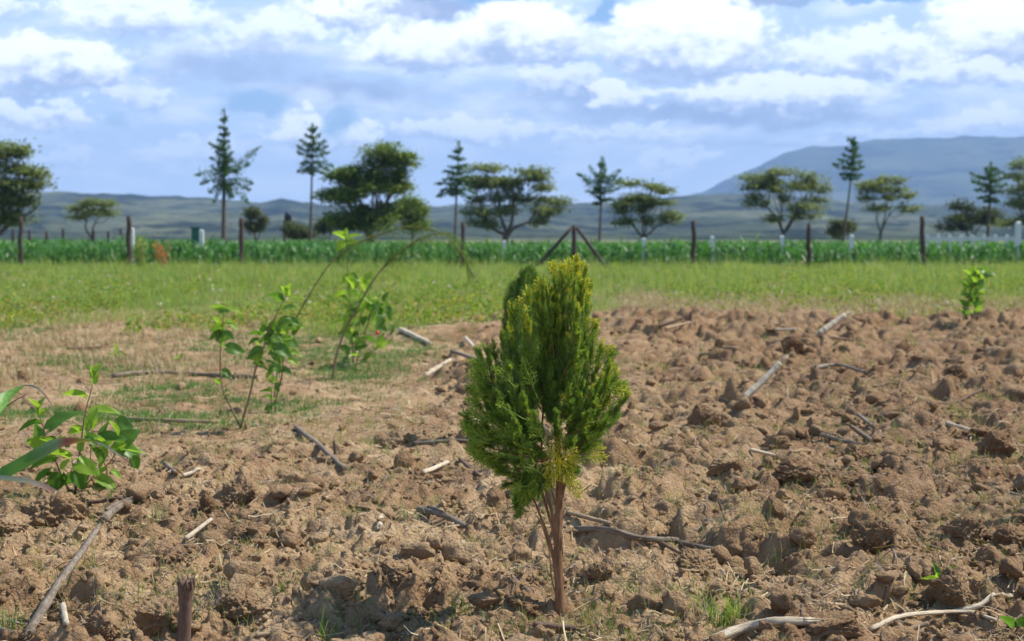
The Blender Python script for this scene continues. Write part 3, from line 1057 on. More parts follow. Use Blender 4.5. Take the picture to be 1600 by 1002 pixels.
# water tank on its stand
D = 112.0
a, b = at(444, 333, D), at(456, 346, D)
cx = (a[0] + b[0]) / 2
root = empty('water_tank', (cx, D, 0), 'dark blue water tank on a stand above the low bush', 'water tank')
mb = MB()
r = (b[0] - a[0]) / 2
tube(mb, [(cx, D, b[2]), (cx, D, a[2] - .1), (cx, D, a[2]), (cx, D, a[2] + .06)], [r, r, r * .8, r * .3], 18)
mb.build('tank', M['tank'], root)
mb = MB()
box(mb, cx - r * 1.1, cx + r * 1.1, D - r * 1.1, D + r * 1.1, b[2] - .12, b[2] - .003)
mb.build('platform', M['post'], root, smooth=False)
for sx in (-1, 1):
    for sy in (-1, 1):
        mb = MB()
        tube(mb, np.linspace((cx + sx * r, D + sy * r, 0), (cx + sx * r, D + sy * r, b[2] - .123), 3), [.07, .06, .06], 6)
        mb.build('leg', M['post'], root)

# white rail fence at right and low white wall at left
D = 62.0
a, b = at(1449, 371, D), at(1592, 371, D)
root = empty('white_rail_fence', (a[0], D, 0), 'low white rail fence above the maize at the right edge', 'fence')
for py in (371.5, 375):
    mb = MB(); z = at(1500, py, D)[2]
    box(mb, a[0], b[0], D - .03, D + .01, z - .035, z + .035); mb.build('rail', M['white'], root, smooth=False)
for k in range(9):
    x = a[0] + (b[0] - a[0]) * k / 8
    mb = MB(); box(mb, x - .05, x + .05, D + .012, D + .11, 0, a[2] + .12); mb.build('rail_post', M['white'], root, smooth=False)
a, b = at(322, 381, 76), at(368, 381, 76)
mb = MB()
box(mb, a[0], b[0], 76, 76.18, 0, at(330, 379.5, 76)[2]); box(mb, a[0] - .03, b[0] + .03, 75.97, 76.21, at(330, 379.4, 76)[2], at(330, 378, 76)[2])
o = mb.build('low_wall', M['white'], smooth=False, loc=(a[0], 76, 0))
tag(o, 'low pale wall showing above the maize at the foot of the tallest conifer', 'wall')

# ---------------------------------------------------------------- maize
def build_maize():
    rng = np.random.default_rng(21)
    mb = MB()
    P = []
    for row in np.arange(54.5, 104, 1.1):
        w = row * 0.40
        xs = np.arange(-w, w, 0.30 if row < 64 else 0.42)
        xs = xs + rng.normal(0, .08, len(xs))
        P.append(np.stack([xs, row + rng.normal(0, .12, len(xs)), np.zeros(len(xs))], 1))
    P = np.concatenate(P)
    vary = gn(P[:, 0] * .12, P[:, 1] * .12, 8)
    H = (0.72 + 0.15 * vary + rng.normal(0, .09, len(P)))
    H = H * (0.99 + 0.12 * sm(-P[:, 0], -2, 12) + 0.06 * sm(P[:, 0], 2, 12))
    # stems
    blades(mb, P, H * 0.85, np.full(len(P), .035), rng.random(len(P)) * 6.28, rng.random(len(P)) * .1, 1)
    nl = 9
    for k in range(nl):
        az = rng.random(len(P)) * 2 * pi
        base = P + np.array([0, 0, 1.0]) * (H * (0.08 + 0.72 * k / nl))[:, None]
        L = H * (0.75 - 0.25 * abs(k - 4) / 4) * (.8 + .4 * rng.random(len(P)))
        blades(mb, base, L, np.full(len(P), 0.10), az, 0.7 + 1.6 * rng.random(len(P)), 4, curl=.8, twist=az + pi / 2 + rng.normal(0, .4, len(P)))
    o = mb.build('maize_crop', M['maize'], smooth=False)
    tag(o, 'band of green young maize behind the fence posts', 'maize', kind='stuff')


build_maize()

# ---------------------------------------------------------------- meadow grass and weeds
def scatter(n, y0, y1, rng, spread=0.40, power=1.0):
    """points between two distances, about even in angle and in log distance"""
    y = np.exp(np.log(y0) + (np.log(y1) - np.log(y0)) * rng.random(n) ** power)
    x = (rng.random(n) * 2 - 1) * spread * y
    return x, y


def build_meadow():
    rng = np.random.default_rng(31)
    mb = MB()
    x, y = scatter(260000, 12.5, 56, rng, power=.85)
    tong = sm(x / y, -.16, -.12) * (1 - sm(x / y, -.06, -.03))
    edge = 19.4 - 5.0 * tong + 4.2 * gn(x * .5, y * .25, 41) + 1.6 * gn(x * 2, y * 1.5, 42)
    keep = rng.random(len(x)) < sm(y - edge, -.8, 3.5) * (0.35 + 0.65 * sm(gn(x * .5, y * .18, 43), -.35, .15))
    dryzone = sm(x / y, .02, .09) * (1 - sm(y, 22, 29)) * sm(gn(x * .9, y * .4, 46), -.75, -.1)
    keep &= rng.random(len(x)) > .8 * dryzone
    keep &= rng.random(len(x)) > .55 * sm(gn(x * .6 + 30, y * .16, 47), .05, .4)
    x, y = x[keep], y[keep]
    # tussocks
    x = x + rng.normal(0, .03, len(x)); y = y + rng.normal(0, .03, len(x))
    z = height(x, y, np.full_like(x, .03))
    H = (0.07 + 0.17 * rng.random(len(x)) ** 1.6) * (0.35 + 1.0 * sm(gn(x * .9, y * .3, 44) + .4 * gn(x * 3, y, 45), -.35, .4)) * (.55 + .65 * sm(y, 18, 32))
    H *= np.where(rng.random(len(x)) < .10, 1.9, 1) * 1.12
    W = 0.006 + 0.00026 * y
    blades(mb, np.stack([x, y, z], 1), H, W, rng.random(len(x)) * 6.28, rng.random(len(x)) * .8, 2)
    o = mb.build('meadow_grass', M['grass'], smooth=False)
    tag(o, 'band of green and yellow meadow grass between the ploughed soil and the maize', 'grass', kind='stuff')
    # leafy weeds
    mb = MB()
    nW = 5200
    x, y = scatter(nW, 16.5, 53, rng, power=.9)
    k = (gn(x * .35, y * .15, 51) > -.15) & (rng.random(len(x)) > .8 * sm(x / y, .02, .09) * (1 - sm(y, 21, 27)))
    x, y = x[k], y[k]
    z = height(x, y, np.full_like(x, .03))
    hh = 0.10 + 0.30 * rng.random(len(x)) ** 2
    for q in range(26):
        t = rng.random(len(x))
        P = np.stack([x, y, z + hh * t], 1) + rng.normal(0, 1, (len(x), 3)) * np.array([.05, .05, .015])
        A = unit(rng.normal(0, 1, (len(x), 3)))
        B = unit(np.cross(A, rng.normal(0, 1, (len(x), 3))))
        s = (.016 + .016 * rng.random(len(x)))[:, None]
        quads(mb, P, A * s, B * s * .55)
    blades(mb, np.stack([x, y, z], 1), hh * 1.05, np.full(len(x), .01), rng.random(len(x)) * 6, rng.random(len(x)) * .1, 1)
    o = mb.build('meadow_weeds', M['weed'], smooth=False)
    tag(o, 'leafy weeds scattered through the meadow grass', 'weeds', kind='stuff')
    # tiny pale flower heads
    mb = MB()
    x, y = scatter(110, 21, 48, rng)
    z = height(x, y, np.full_like(x, .03)) + .14 + .16 * rng.random(len(x))
    for q in range(3):
        P = np.stack([x, y, z], 1) + rng.normal(0, .012, (len(x), 3))
        A = unit(rng.normal(0, 1, (len(x), 3))); B = unit(np.cross(A, rng.normal(0, 1, (len(x), 3))))
        quads(mb, P, A * .02, B * .02)
    o = mb.build('meadow_flowers', M['white_flower'], smooth=False)
    tag(o, 'tiny whitish seed heads in the meadow grass', 'flowers', kind='stuff')


M['white_flower'] = leaf_mat('pale_seed_head', [(0.6, 0.58, 0.5), (0.65, 0.45, 0.5), (0.7, 0.7, 0.62)], .3, 1, .8)
build_meadow()


def build_straw():
    """dry yellow grass on the soil edge at left and right, straw litter and short green grass"""
    rng = np.random.default_rng(33)
    mb = MB()
    # dry standing grass: left patch
    def tussocks(n, f, hmin, hmax, per, sig, mbx, wid=0.0035, ymin=8.5, ymax=24):
        x, y = scatter(n, ymin, ymax, rng)
        k = rng.random(n) < f(x, y)
        x, y = x[k], y[k]
        for q in range(per):
            xx = x + rng.normal(0, sig, len(x)); yy = y + rng.normal(0, sig, len(x))
            z = height(xx, yy, np.full_like(xx, .01))
            H = hmin + (hmax - hmin) * rng.random(len(x)) ** 1.5
            blades(mbx, np.stack([xx, yy, z - .004], 1), H, (wid + .00025 * yy), rng.random(len(x)) * 6.28, .2 + rng.random(len(x)) * 1.0, 2)
    pxf = lambda x, y: 800 + x / y * F
    left = lambda x, y: sm(440 - pxf(x, y) + 60 * gn(x, y, 61), -40, 60) * sm(y, 10.2, 12.2) * (1 - sm(y, 19.5, 22)) * (.12 + .88 * sm(gn(x * 1.5, y * .8, 62), -.1, .25))
    right = lambda x, y: sm(pxf(x, y), 900, 1080) * sm(y, 18.0, 20.0) * (1 - sm(y, 24, 30)) * (.35 + .65 * sm(gn(x * .8, y * .5, 63), -.3, .15))
    tussocks(24000, left, .015, .14, 8, .035, mb, wid=.0045)
    tussocks(26000, right, .04, .20, 8, .04, mb, wid=.005, ymin=17, ymax=31)
    mid = lambda x, y: .9 * sm(gn(x * .6 + 30, y * .16, 47), .0, .3)
    tussocks(12000, mid, .04, .18, 7, .05, mb, wid=.004, ymin=20, ymax=48)
    o = mb.build('dry_grass', M['straw'], smooth=False)
    tag(o, 'dry straw coloured grass along the edge of the ploughed soil', 'dry grass', kind='stuff')
    # short green turf patches at left
    mb = MB()
    def patch(x, y):
        p = pxf(x, y); py = HORIZON + F / y
        g = 0
        for (cx, cy, rx, ry) in ((260, 612, 95, 16), (190, 575, 70, 10), (300, 655, 110, 12), (560, 575, 70, 22), (470, 535, 80, 16), (450, 632, 70, 10),
                                 (110, 560, 60, 10), (620, 545, 60, 15), (60, 640, 90, 12), (500, 560, 90, 15), (30, 520, 50, 10), (350, 540, 60, 10), (160, 650, 60, 9)):
            g = g + np.exp(-((p - cx) / rx) ** 2 - ((py - cy) / ry) ** 2)
        return np.clip(g * 1.3 + .25 * sm(gn(x * .9, y * .5, 69), -.1, .4) * (p < 640) * (y > 7.8) + .6 * gn(x * 3, y * 3, 64) * np.clip(g * 3, 0, 1), 0, 1) ** 1.3
    tussocks(48000, patch, .015, .06, 7, .022, mb, wid=.002, ymin=7.2, ymax=20)
    o = mb.build('short_grass', M['short'], smooth=False)
    tag(o, 'short green grass patches on the flat soil at left', 'grass', kind='stuff')
    # sprigs all over the ploughed soil
    mb = MB()
    n = 7500
    x, y = scatter(n, 3.3, 18.5, rng, power=1.0)
    k = gn(x * 1.7, y * 1.7, 66) + .25 * rng.normal(0, 1, n) > .02
    x, y = x[k], y[k]
    for q in range(11):
        xx = x + rng.normal(0, .014, len(x)); yy = y + rng.normal(0, .014, len(x))
        z = height(xx, yy)
        H = (.012 + .048 * rng.random(len(x)) ** 2) * (1 + .06 * (yy - 3))
        blades(mb, np.stack([xx, yy, z - .002], 1), H, .0014 + .00022 * yy, rng.random(len(x)) * 6.28, .1 + rng.random(len(x)) * 1.1, 2)
    o = mb.build('soil_sprigs', M['sprig'], smooth=False)
    tag(o, 'small green and yellowish grass sprigs sprouting from the ploughed soil', 'grass', kind='stuff')
    # litter: fine straw and root fibres lying over clods
    for name, mat, n, lab, L0, L1, seed in (('straw_litter', 'straw', 15000, 'bits of pale straw scattered over the ploughed soil', .015, .13, 67),
                                            ('root_litter', 'root', 21000, 'dark root fibres tangled over the ploughed soil', .015, .09, 68)):
        mb = MB()
        x, y = scatter(n, 3.2, 18.5, rng)
        k = gn(x * 2.1, y * 2.1, seed) + .3 * rng.normal(0, 1, n) > -.02
        x, y = x[k], y[k]
        m = len(x)
        a = rng.random(m) * 2 * pi
        L = (L0 + (L1 - L0) * rng.random(m) ** 2.5) * (1 + .05 * (y - 3))
        w = (.0010 + .0022 * rng.random(m) ** 2 + .00025 * y)
        npt = 5
        C = []
        for i in range(npt):
            t = i / (npt - 1) - .5
            bend = .25 * (t * t - .1) * L * rng.normal(0, 1)
            C.append((x + np.cos(a) * L * t - np.sin(a) * bend, y + np.sin(a) * L * t + np.cos(a) * bend))
        tilt = rng.normal(0, .35, m)
        zs = [height(cx, cy) for cx, cy in C]
        zc = np.maximum(np.mean(zs, 0), zs[2]) + .003
        V = np.zeros((m, npt * 2, 3))
        for i in range(npt):
            t = i / (npt - 1) - .5
            z = np.maximum(zc * .6 + zs[i] * .4 + tilt * L * t, zs[i] - .002) + .002
            sx, sy = -np.sin(a) * w / 2, np.cos(a) * w / 2
            V[:, 2 * i] = np.stack([C[i][0] - sx, C[i][1] - sy, z + w * .3], 1)
            V[:, 2 * i + 1] = np.stack([C[i][0] + sx, C[i][1] + sy, z - w * .3], 1)
        b = mb.addv(V)
        base = b + np.arange(m)[:, None] * npt * 2
        for i in range(npt - 1):
            mb.addf(base + np.array([[2 * i, 2 * i + 1, 2 * i + 3, 2 * i + 2]]))
        o = mb.build(name, M[mat], smooth=False)
        tag(o, lab, 'plant litter', kind='stuff')


M['sprig'] = leaf_mat('sprig_leaf', [(0.09, 0.17, 0.03), (0.16, 0.25, 0.05), (0.27, 0.29, 0.08), (0.40, 0.34, 0.16), (0.11, 0.20, 0.04)], 0.3, 1.3, 0.6)
build_straw()

# ---------------------------------------------------------------- clods
def ico(sub):
    import bmesh
    bm = bmesh.new()
    bmesh.ops.create_icosphere(bm, subdivisions=sub, radius=1)
    V = np.array([v.co[:] for v in bm.verts])
    Fc = np.array([[v.index for v in f.verts] for f in bm.faces])
    bm.free()
    return V, Fc


def n3(V, s, seed):
    return (gn(V[:, 0] * s + 3.1, V[:, 1] * s + V[:, 2] * s * .7, seed) + gn(V[:, 1] * s + 9.1, V[:, 2] * s - V[:, 0] * s * .6, seed + 1) + gn(V[:, 2] * s + 5, V[:, 0] * s + V[:, 1] * s * .5, seed + 2)) / 1.7


def clod_shape(V, seed, rng):
    V = V.copy()
    # chop by random planes for a broken, faceted lump
    for _ in range(10):
        n = unit(rng.normal(0, 1, 3))
        d = 0.50 + .38 * rng.random()
        k = V @ n
        V = V - np.outer(np.clip(k - d, 0, None) * .92, n)
    r = 1 + .18 * n3(V, 1.6, seed) + .15 * n3(V, 4, seed + 5) + .10 * n3(V, 9, seed + 8) + .065 * n3(V, 20, seed + 11) + .03 * n3(V, 38, seed + 14)
    return V * r[:, None]


BIG_V, BIG_F = ico(6)
MID_V, MID_F = ico(3)


def big_clod(px, py, w, hfrac, label, seed, depth=1.0, sink=.42):
    rng = np.random.default_rng(seed)
    g = ground(px, py)
    sc = g[1] / F
    V = clod_shape(BIG_V, seed, rng)
    R = w * sc / 2
    V = V * np.array([R, R * depth, R * hfrac * 1.1])
    a = rng.random() * .6 - .3
    V = V @ np.array([[cos(a), sin(a), 0], [-sin(a), cos(a), 0], [0, 0, 1]])
    c = np.array([g[0], g[1] + R * depth * .5, g[2] + R * hfrac * (1 - 2 * sink) * 0.75])
    mb = MB()
    mb.add(V + c, BIG_F)
    o = mb.build('soil_clod', M['clod'], loc=tuple(c))
    tag(o, label, 'clod', 'large clods of dry soil')


for i, (px, py, w, hf, lab) in enumerate([
        (380, 790, 84, .75, 'rounded smooth clod behind the small square lump, left of centre'),
        (327, 798, 42, .85, 'small squarish pale lump left of the rounded smooth clod'),
        (155, 992, 56, .85, 'round clod at the bottom edge beside the long diagonal stalk'),
        (250, 985, 92, .8, 'big block of soil behind the upright broken stalk'),
        (385, 962, 100, .62, 'long slab of soil in the lower left draped with roots'),
        (75, 818, 96, .8, 'crumbly mound under the drooping grass blade at left'),
        (8, 835, 80, .6, 'clod cut by the left edge'),
        (1100, 668, 50, .95, 'upright clod with shaded left face right of the cypress crown'),
        (1345, 722, 54, .85, 'dark clod at the end of the crossed grey stalks'),
        (1560, 706, 58, .8, 'crumbly dark clod near the right edge at mid height'),
        (1250, 752, 80, .55, 'long rounded clod left of the dry root tuft'),
        (1330, 757, 56, .55, 'low rounded clod touching the dry root tuft'),
        (1385, 855, 66, .75, 'fractured clod in a row of three on the right'),
        (1350, 850, 44, .8, 'small leftmost clod of the row of three on the right'),
        (1510, 842, 62, .8, 'shaded clod near the right edge below the grey root tuft'),
        (1580, 850, 60, .7, 'clod cut by the right edge'),
        (1500, 945, 90, .8, 'tall clod between the bright weed and the pale stalks'),
        (1290, 1000, 120, .5, 'broad clod on the bottom edge right of the green grass tuft'),
        (1090, 895, 70, .7, 'clod right of the cypress trunk by the split grey stalk'),
        (610, 700, 56, .7, 'dark jagged clod left of the short grey stick'),
        (1500, 590, 44, .7, 'small clod on the right just beyond the thin leaning twig'),
        (1130, 740, 60, .6, 'rugged clod right of the cypress at mid height'),
        (945, 905, 60, .6, 'clod beside the foot of the cypress trunk'),
        (820, 955, 74, .55, 'rough clod just left of the cypress trunk base'),
        (1215, 700, 50, .6, 'low clod above the small pale stick on the right'),
        (610, 905, 70, .45, 'flat clod at the edge of the cypress shadow'),
        (1240, 545, 40, .7, 'small clod below the two crossed stalks on the far soil')]):
    big_clod(px, py, w, hf, lab, 500 + i)


def build_crumbs():
    rng = np.random.default_rng(71)
    vs = [clod_shape(MID_V, 700 + i * 17, rng) for i in range(10)]
    lo_V, lo_F = ico(1)
    lv = [clod_shape(lo_V, 900 + i * 13, rng) for i in range(6)]
    mb = MB()
    def put(n, y0, y1, smin, smax, shapes, Fc, pw=2.2, seed=81, low=.25):
        x, y = scatter(n, y0, y1, rng)
        R = roughness(x, y)
        k = (rng.random(n) < low + (1 - low) * R ** (3 if low == 0 else 1)) & (gn(x * 1.9, y * 1.9, seed) + .3 * rng.normal(0, 1, n) > -.1)
        x, y = x[k], y[k]
        m = len(x)
        s = smin + (smax - smin) * rng.random(m) ** pw
        z = height(x, y)
        for v in range(len(shapes)):
            q = np.arange(v, m, len(shapes))
            a = rng.random(len(q)) * 2 * pi
            ca, sa = np.cos(a), np.sin(a)
            A = shapes[v][None] * (np.array([1, 1, .8]) * s[q, None])[:, None, :] * (1 + .25 * rng.normal(0, 1, (len(q), 1, 3)))
            X = A[:, :, 0] * ca[:, None] - A[:, :, 1] * sa[:, None]
            Y = A[:, :, 0] * sa[:, None] + A[:, :, 1] * ca[:, None]
            V = np.stack([X + x[q, None], Y + y[q, None], A[:, :, 2] + (z[q] + s[q] * .25)[:, None]], -1)
            b = mb.addv(V)
            nv = len(shapes[v])
            mb.addf((b + np.arange(len(q))[:, None, None] * nv + Fc[None]).reshape(-1, 3))
    put(2400, 3.1, 19, .012, .050, vs, MID_F)
    m2v, m2f = ico(2)
    put(1500, 6.0, 19, .016, .058, [clod_shape(m2v, 1200 + i * 11, rng) for i in range(8)], m2f, 2.2, 85, 0.0)
    put(30000, 3.1, 14, .0035, .014, lv, lo_F, 1.8, 83)
    o = mb.build('soil_crumbs', M['clod'])
    tag(o, 'loose crumbs and small lumps of dry soil strewn over the ploughed ground', 'soil crumbs', kind='stuff')


build_crumbs()

# ---------------------------------------------------------------- stalks and sticks
def stalk(points, w, mat, label, up=None, nodes=True, split=False, name='maize_stalk', cat='stalk', seed=0, group=None, taper=.8, lift=None):
    """points in photo pixels; w = width in px; up = distance offsets for raised points"""
    rng = np.random.default_rng(seed + 3000)
    P = []
    g0 = ground(*points[0])
    r = w * .88 * g0[1] / F / 2
    lift = r * .75 if lift is None else lift
    P.append(g0 + np.array([0, 0, lift]))
    for i, p in enumerate(points[1:]):
        if up is not None and up[i] is not None:
            P.append(at(p[0], p[1], g0[1] + up[i]))
        else:
            P.append(ground(*p) + np.array([0, 0, lift]))
    n = 26
    C = spline(P, n)
    # rest on the humps between the ends
    if up is None:
        hh = height(C[:, 0], C[:, 1])
        over = np.maximum(hh + r * .3 - C[:, 2], 0)
        C[:, 2] += np.convolve(np.pad(over, 3, mode='edge'), np.ones(7) / 7, 'valid') * .9
    mb = MB()
    L = np.linalg.norm(P[-1] - P[0])
    rad = np.linspace(r, r * taper, n) * (1 + rng.normal(0, .03, n))
    if nodes:
        for q in np.arange(.18 + .1 * rng.random(), 1, max(.14, .11 / max(L, .05))):
            i = int(q * n)
            if 0 < i < n: rad[i] *= 1.14
    tube(mb, C, rad, 14, rough=.10, rng=rng, ridge=.10)
    if split or nodes:
        # torn fibres and peeling sheath strips at the ends
        for e, (c, d) in enumerate(((C[0], unit(C[0] - C[3])), (C[-1], unit(C[-1] - C[-4])))):
            for k in range(4):
                a = rng.normal(0, 1, 3)
                s0 = c + unit(np.cross(d, a)) * r * .6
                e1 = s0 + d * r * (1 + 2.5 * rng.random()) + rng.normal(0, r * .4, 3)
                tube(mb, spline([s0 - d * r * 2, s0, e1], 5), np.linspace(r * .35, r * .06, 5), 4)
    if split:
        off = np.array([0, 0, r * .9]) + rng.normal(0, r * .4, 3)
        q = C[4:20] + off + np.outer(np.linspace(0, 1, 16) ** 2, unit(np.cross(C[-1] - C[0], [0, 0, 1])) * r * 2.2)
        tube(mb, q, np.linspace(r * .5, r * .2, 16), 5, rough=.3, rng=rng)
    o = mb.build(name, M[mat], loc=tuple(P[0]))
    tag(o, label, cat, group)
    return o


ST = [
    ([(463, 672), (500, 703), (538, 737)], 9, 'stalk_grey', 'grey brown stalk slanting down to the right, left of centre', None, True, False),
    ([(626, 519), (672, 541)], 9, 'stalk_pale', 'pale bleached stalk lying by the leafy plant with arching stem', None, True, False),
    ([(664, 591), (703, 568)], 9, 'stalk_pale', 'whitish broken stalk left of the cypress, far soil', None, True, True),
    ([(727, 532), (742, 552)], 6, 'stalk_pale', 'tiny white stalk piece touching the cypress on its upper left', None, False, False),
    ([(706, 553), (746, 574)], 7, 'stalk_grey', 'dull brown stalk half hidden by the upper left of the cypress', None, True, False),
    ([(646, 696), (736, 697)], 8, 'stalk_grey', 'grey stick lying level and ending at the cypress foliage', None, True, False),
    ([(661, 747), (700, 729)], 8, 'stalk_pale', 'short cream coloured stalk chip left of the cypress', None, False, False),
    ([(718, 722), (748, 747)], 7, 'stalk_brown', 'short brown stick below the lower left cypress sprays', None, True, False),
    ([(655, 802), (690, 812), (727, 833)], 11, 'stalk_grey', 'thick weathered stalk left of the thin cypress stems', None, True, True),
    ([(888, 804), (955, 823)], 9, 'stalk_tan', 'tan stalk emerging right behind the cypress trunk', None, True, False),
    ([(898, 834), (1000, 846), (1060, 856)], 11, 'stalk_grey', 'long grey split stalk right of the cypress trunk', None, True, True),
    ([(1062, 857), (1110, 866), (1157, 874)], 10, 'stalk_grey', 'grey curled stalk end with a hollow split, right of the long split stalk', None, False, True),
    ([(1034, 852), (1085, 884)], 7, 'stalk_brown', 'thin brown stick crossing the end of the long split stalk', None, False, False),
    ([(1163, 629), (1190, 597), (1218, 568)], 14, 'stalk_pale', 'pale straight stalk pointing up right in the middle of the ploughed soil', [.04, .08], True, False),
    ([(1280, 526), (1320, 493)], 13, 'stalk_pale', 'pale bleached stalk jutting up at the grass edge', [.1], True, False),
    ([(1283, 530), (1335, 533)], 5, 'stalk_brown', 'dark stick lying at the foot of the jutting pale stalk', None, True, False),
    ([(1211, 520), (1243, 517)], 6, 'stalk_pale', 'short grey white stick left of the jutting pale stalk', None, False, False),
    ([(1094, 558), (1151, 552)], 6, 'stalk_tan', 'tan stick lying level on the far soil right of the cypress top', None, True, False),
    ([(1030, 521), (1066, 498)], 6, 'stalk_brown', 'dark branch tip sticking up at the grass edge', [.1], False, False),
    ([(1268, 579), (1306, 577), (1353, 585)], 6, 'stalk_grey', 'jointed grey brown stalk lying level at right, beyond the crossed stalks', None, True, False),
    ([(1360, 692), (1329, 666)], 10, 'stalk_grey', 'thicker of the two crossed grey stalks on the right', [.03], True, False),
    ([(1364, 670), (1340, 650)], 8, 'stalk_grey', 'upper of the two crossed grey stalks on the right', None, True, False),
    ([(1362, 690), (1367, 667)], 6, 'stalk_grey', 'short grey stub standing beside the crossed stalks', [0.0], False, False),
    ([(1270, 679), (1303, 690), (1343, 698)], 7, 'stalk_grey', 'grey split stalk left of the dark clod on the right', None, True, True),
    ([(1480, 665), (1532, 682)], 6, 'stalk_pale', 'pale thin stalk lying near the right edge at mid height', None, True, False),
    ([(1172, 713), (1210, 714)], 7, 'stalk_pale', 'small pale stick lying level right of the cypress', None, False, False),
    ([(175, 590), (230, 585), (300, 588), (400, 592)], 8, 'stalk_grey', 'longest level stalk on the flat soil at left', None, True, False),
    ([(198, 657), (260, 662), (335, 663)], 7, 'stalk_tan', 'second level stalk at left, below the green turf patches', None, True, False),
    ([(45, 1004), (95, 920), (130, 865), (165, 815)], 19, 'stalk_grey', 'long thick diagonal stalk in the lower left corner', None, True, False),
    ([(163, 817), (190, 797), (238, 775)], 15, 'stalk_grey', 'upper broken piece continuing the long diagonal stalk', None, False, True),
    ([(115, 797), (165, 810)], 8, 'stalk_tan', 'tan stalk tucked under the break of the diagonal stalk', None, True, False),
    ([(138, 788), (192, 790)], 8, 'stalk_brown', 'dark stalk piece lying below the big leaved shrub at left', None, False, False),
    ([(290, 846), (330, 816)], 8, 'stalk_pale', 'cream stalk piece slanting up right in the lower left', None, False, False),
    ([(286, 751), (313, 737)], 6, 'stalk_pale', 'small pale stalk chip between the shrub and the rounded clod', None, False, False),
    ([(258, 730), (273, 746)], 9, 'stalk_grey', 'stubby grey stalk piece right of the big leaved shrub', None, False, False),
    ([(78, 958), (136, 956)], 4, 'stalk_tan', 'thin tan twig crossing the diagonal stalk near the bottom', None, False, False),
    ([(98, 957), (104, 985)], 12, 'stalk_pale', 'torn pale husk beside the foot of the diagonal stalk', None, False, False),
    ([(1112, 1006), (1165, 987), (1215, 978), (1268, 978)], 17, 'stalk_pale', 'thick smooth pale stalk on the bottom edge right of the trunk', None, True, False),
    ([(1360, 987), (1415, 967), (1500, 969), (1556, 973)], 8, 'stalk_pale', 'bent cream stalk in the lower right corner', None, True, False),
    ([(1492, 967), (1535, 954), (1580, 940)], 9, 'stalk_pale', 'forked pale stalk reaching up right in the lower right corner', None, True, True),
    ([(1388, 1003), (1450, 986)], 10, 'stalk_tan', 'tan stalk under the bent cream stalk at the bottom right', None, True, False),
    ([(835, 981), (900, 988)], 12, 'stalk_brown', 'dark brown stick below the cypress trunk', None, True, False),
    ([(400, 1001), (460, 993)], 8, 'stalk_tan', 'tan stick on the bottom edge left of the cypress shadow', None, False, False),
    ([(0, 990), (34, 1004)], 13, 'stalk_grey', 'grey stalk end in the very bottom left corner', None, False, False),
    ([(1378, 955), (1386, 915)], 5, 'stalk_brown', 'short dark twig standing up in the lower right soil', [0.0], False, False),
    ([(1449, 640), (1490, 630), (1534, 612)], 4, 'stalk_brown', 'thin dark twig leaning over the soil at the right', None, False, False),
    ([(1040, 520), (1078, 505)], 5, 'stalk_tan', 'short tan stick lying beside the dark branch tip', None, False, False),
    ([(1078, 506), (1080, 487)], 6, 'stalk_brown', 'dark stub standing upright at the grass edge', [0.0], False, False),
    ([(524, 713), (522, 689)], 6, 'stalk_brown', 'small stub standing beside the slanting grey brown stalk', [0.0], False, False),
    ([(593, 830), (605, 800)], 10, 'stalk_pale', 'frayed whitish husk in the soil left of centre bottom', None, False, True),
    ([(535, 565), (560, 552)], 5, 'stalk_pale', 'small pale husk under the leafy plant with arching stem', None, False, False),
    ([(1235, 712), (1268, 708)], 5, 'stalk_tan', 'thin tan twig behind the small pale stick on the right', None, False, False),
    ([(105, 548), (160, 545)], 5, 'stalk_brown', 'short dark stick among dry grass at left', None, False, False),
    ([(1010, 985), (1060, 975)], 6, 'stalk_tan', 'thin tan stick near the bottom left of the green tuft', None, False, False),
]
for i, s in enumerate(ST):
    stalk(s[0], s[1], s[2], s[3], up=s[4], nodes=s[5], split=s[6], seed=i)

# upright broken stalk at the bottom edge
g = ground(284, 1006)
rng = np.random.default_rng(77)
mb = MB()
top = at(291, 908, g[1])
C = spline([g - np.array([0, 0, .05]), g * .5 + top * .5 + np.array([.003, 0, 0]), top], 14)
tube(mb, C, np.array([.019, .018, .0175, .017, .0165, .0165, .017, .016, .0165, .017, .018, .0195, .020, .017]), 12, rough=.22, rng=rng)
for k in range(9):
    a = k * 2 * pi / 9
    s = top + np.array([cos(a) * .015, sin(a) * .015, -.02])
    tube(mb, [s, s + np.array([cos(a) * .004, sin(a) * .004, .018]), s + np.array([cos(a) * .006 + rng.normal(0, .003), sin(a) * .006, .026 + .014 * rng.random()])], [.005, .004, .001], 5)
o = mb.build('broken_stalk', M['stalk_brown'], loc=tuple(g))
tag(o, 'brown broken stalk standing upright with a torn top on the bottom edge', 'stalk')

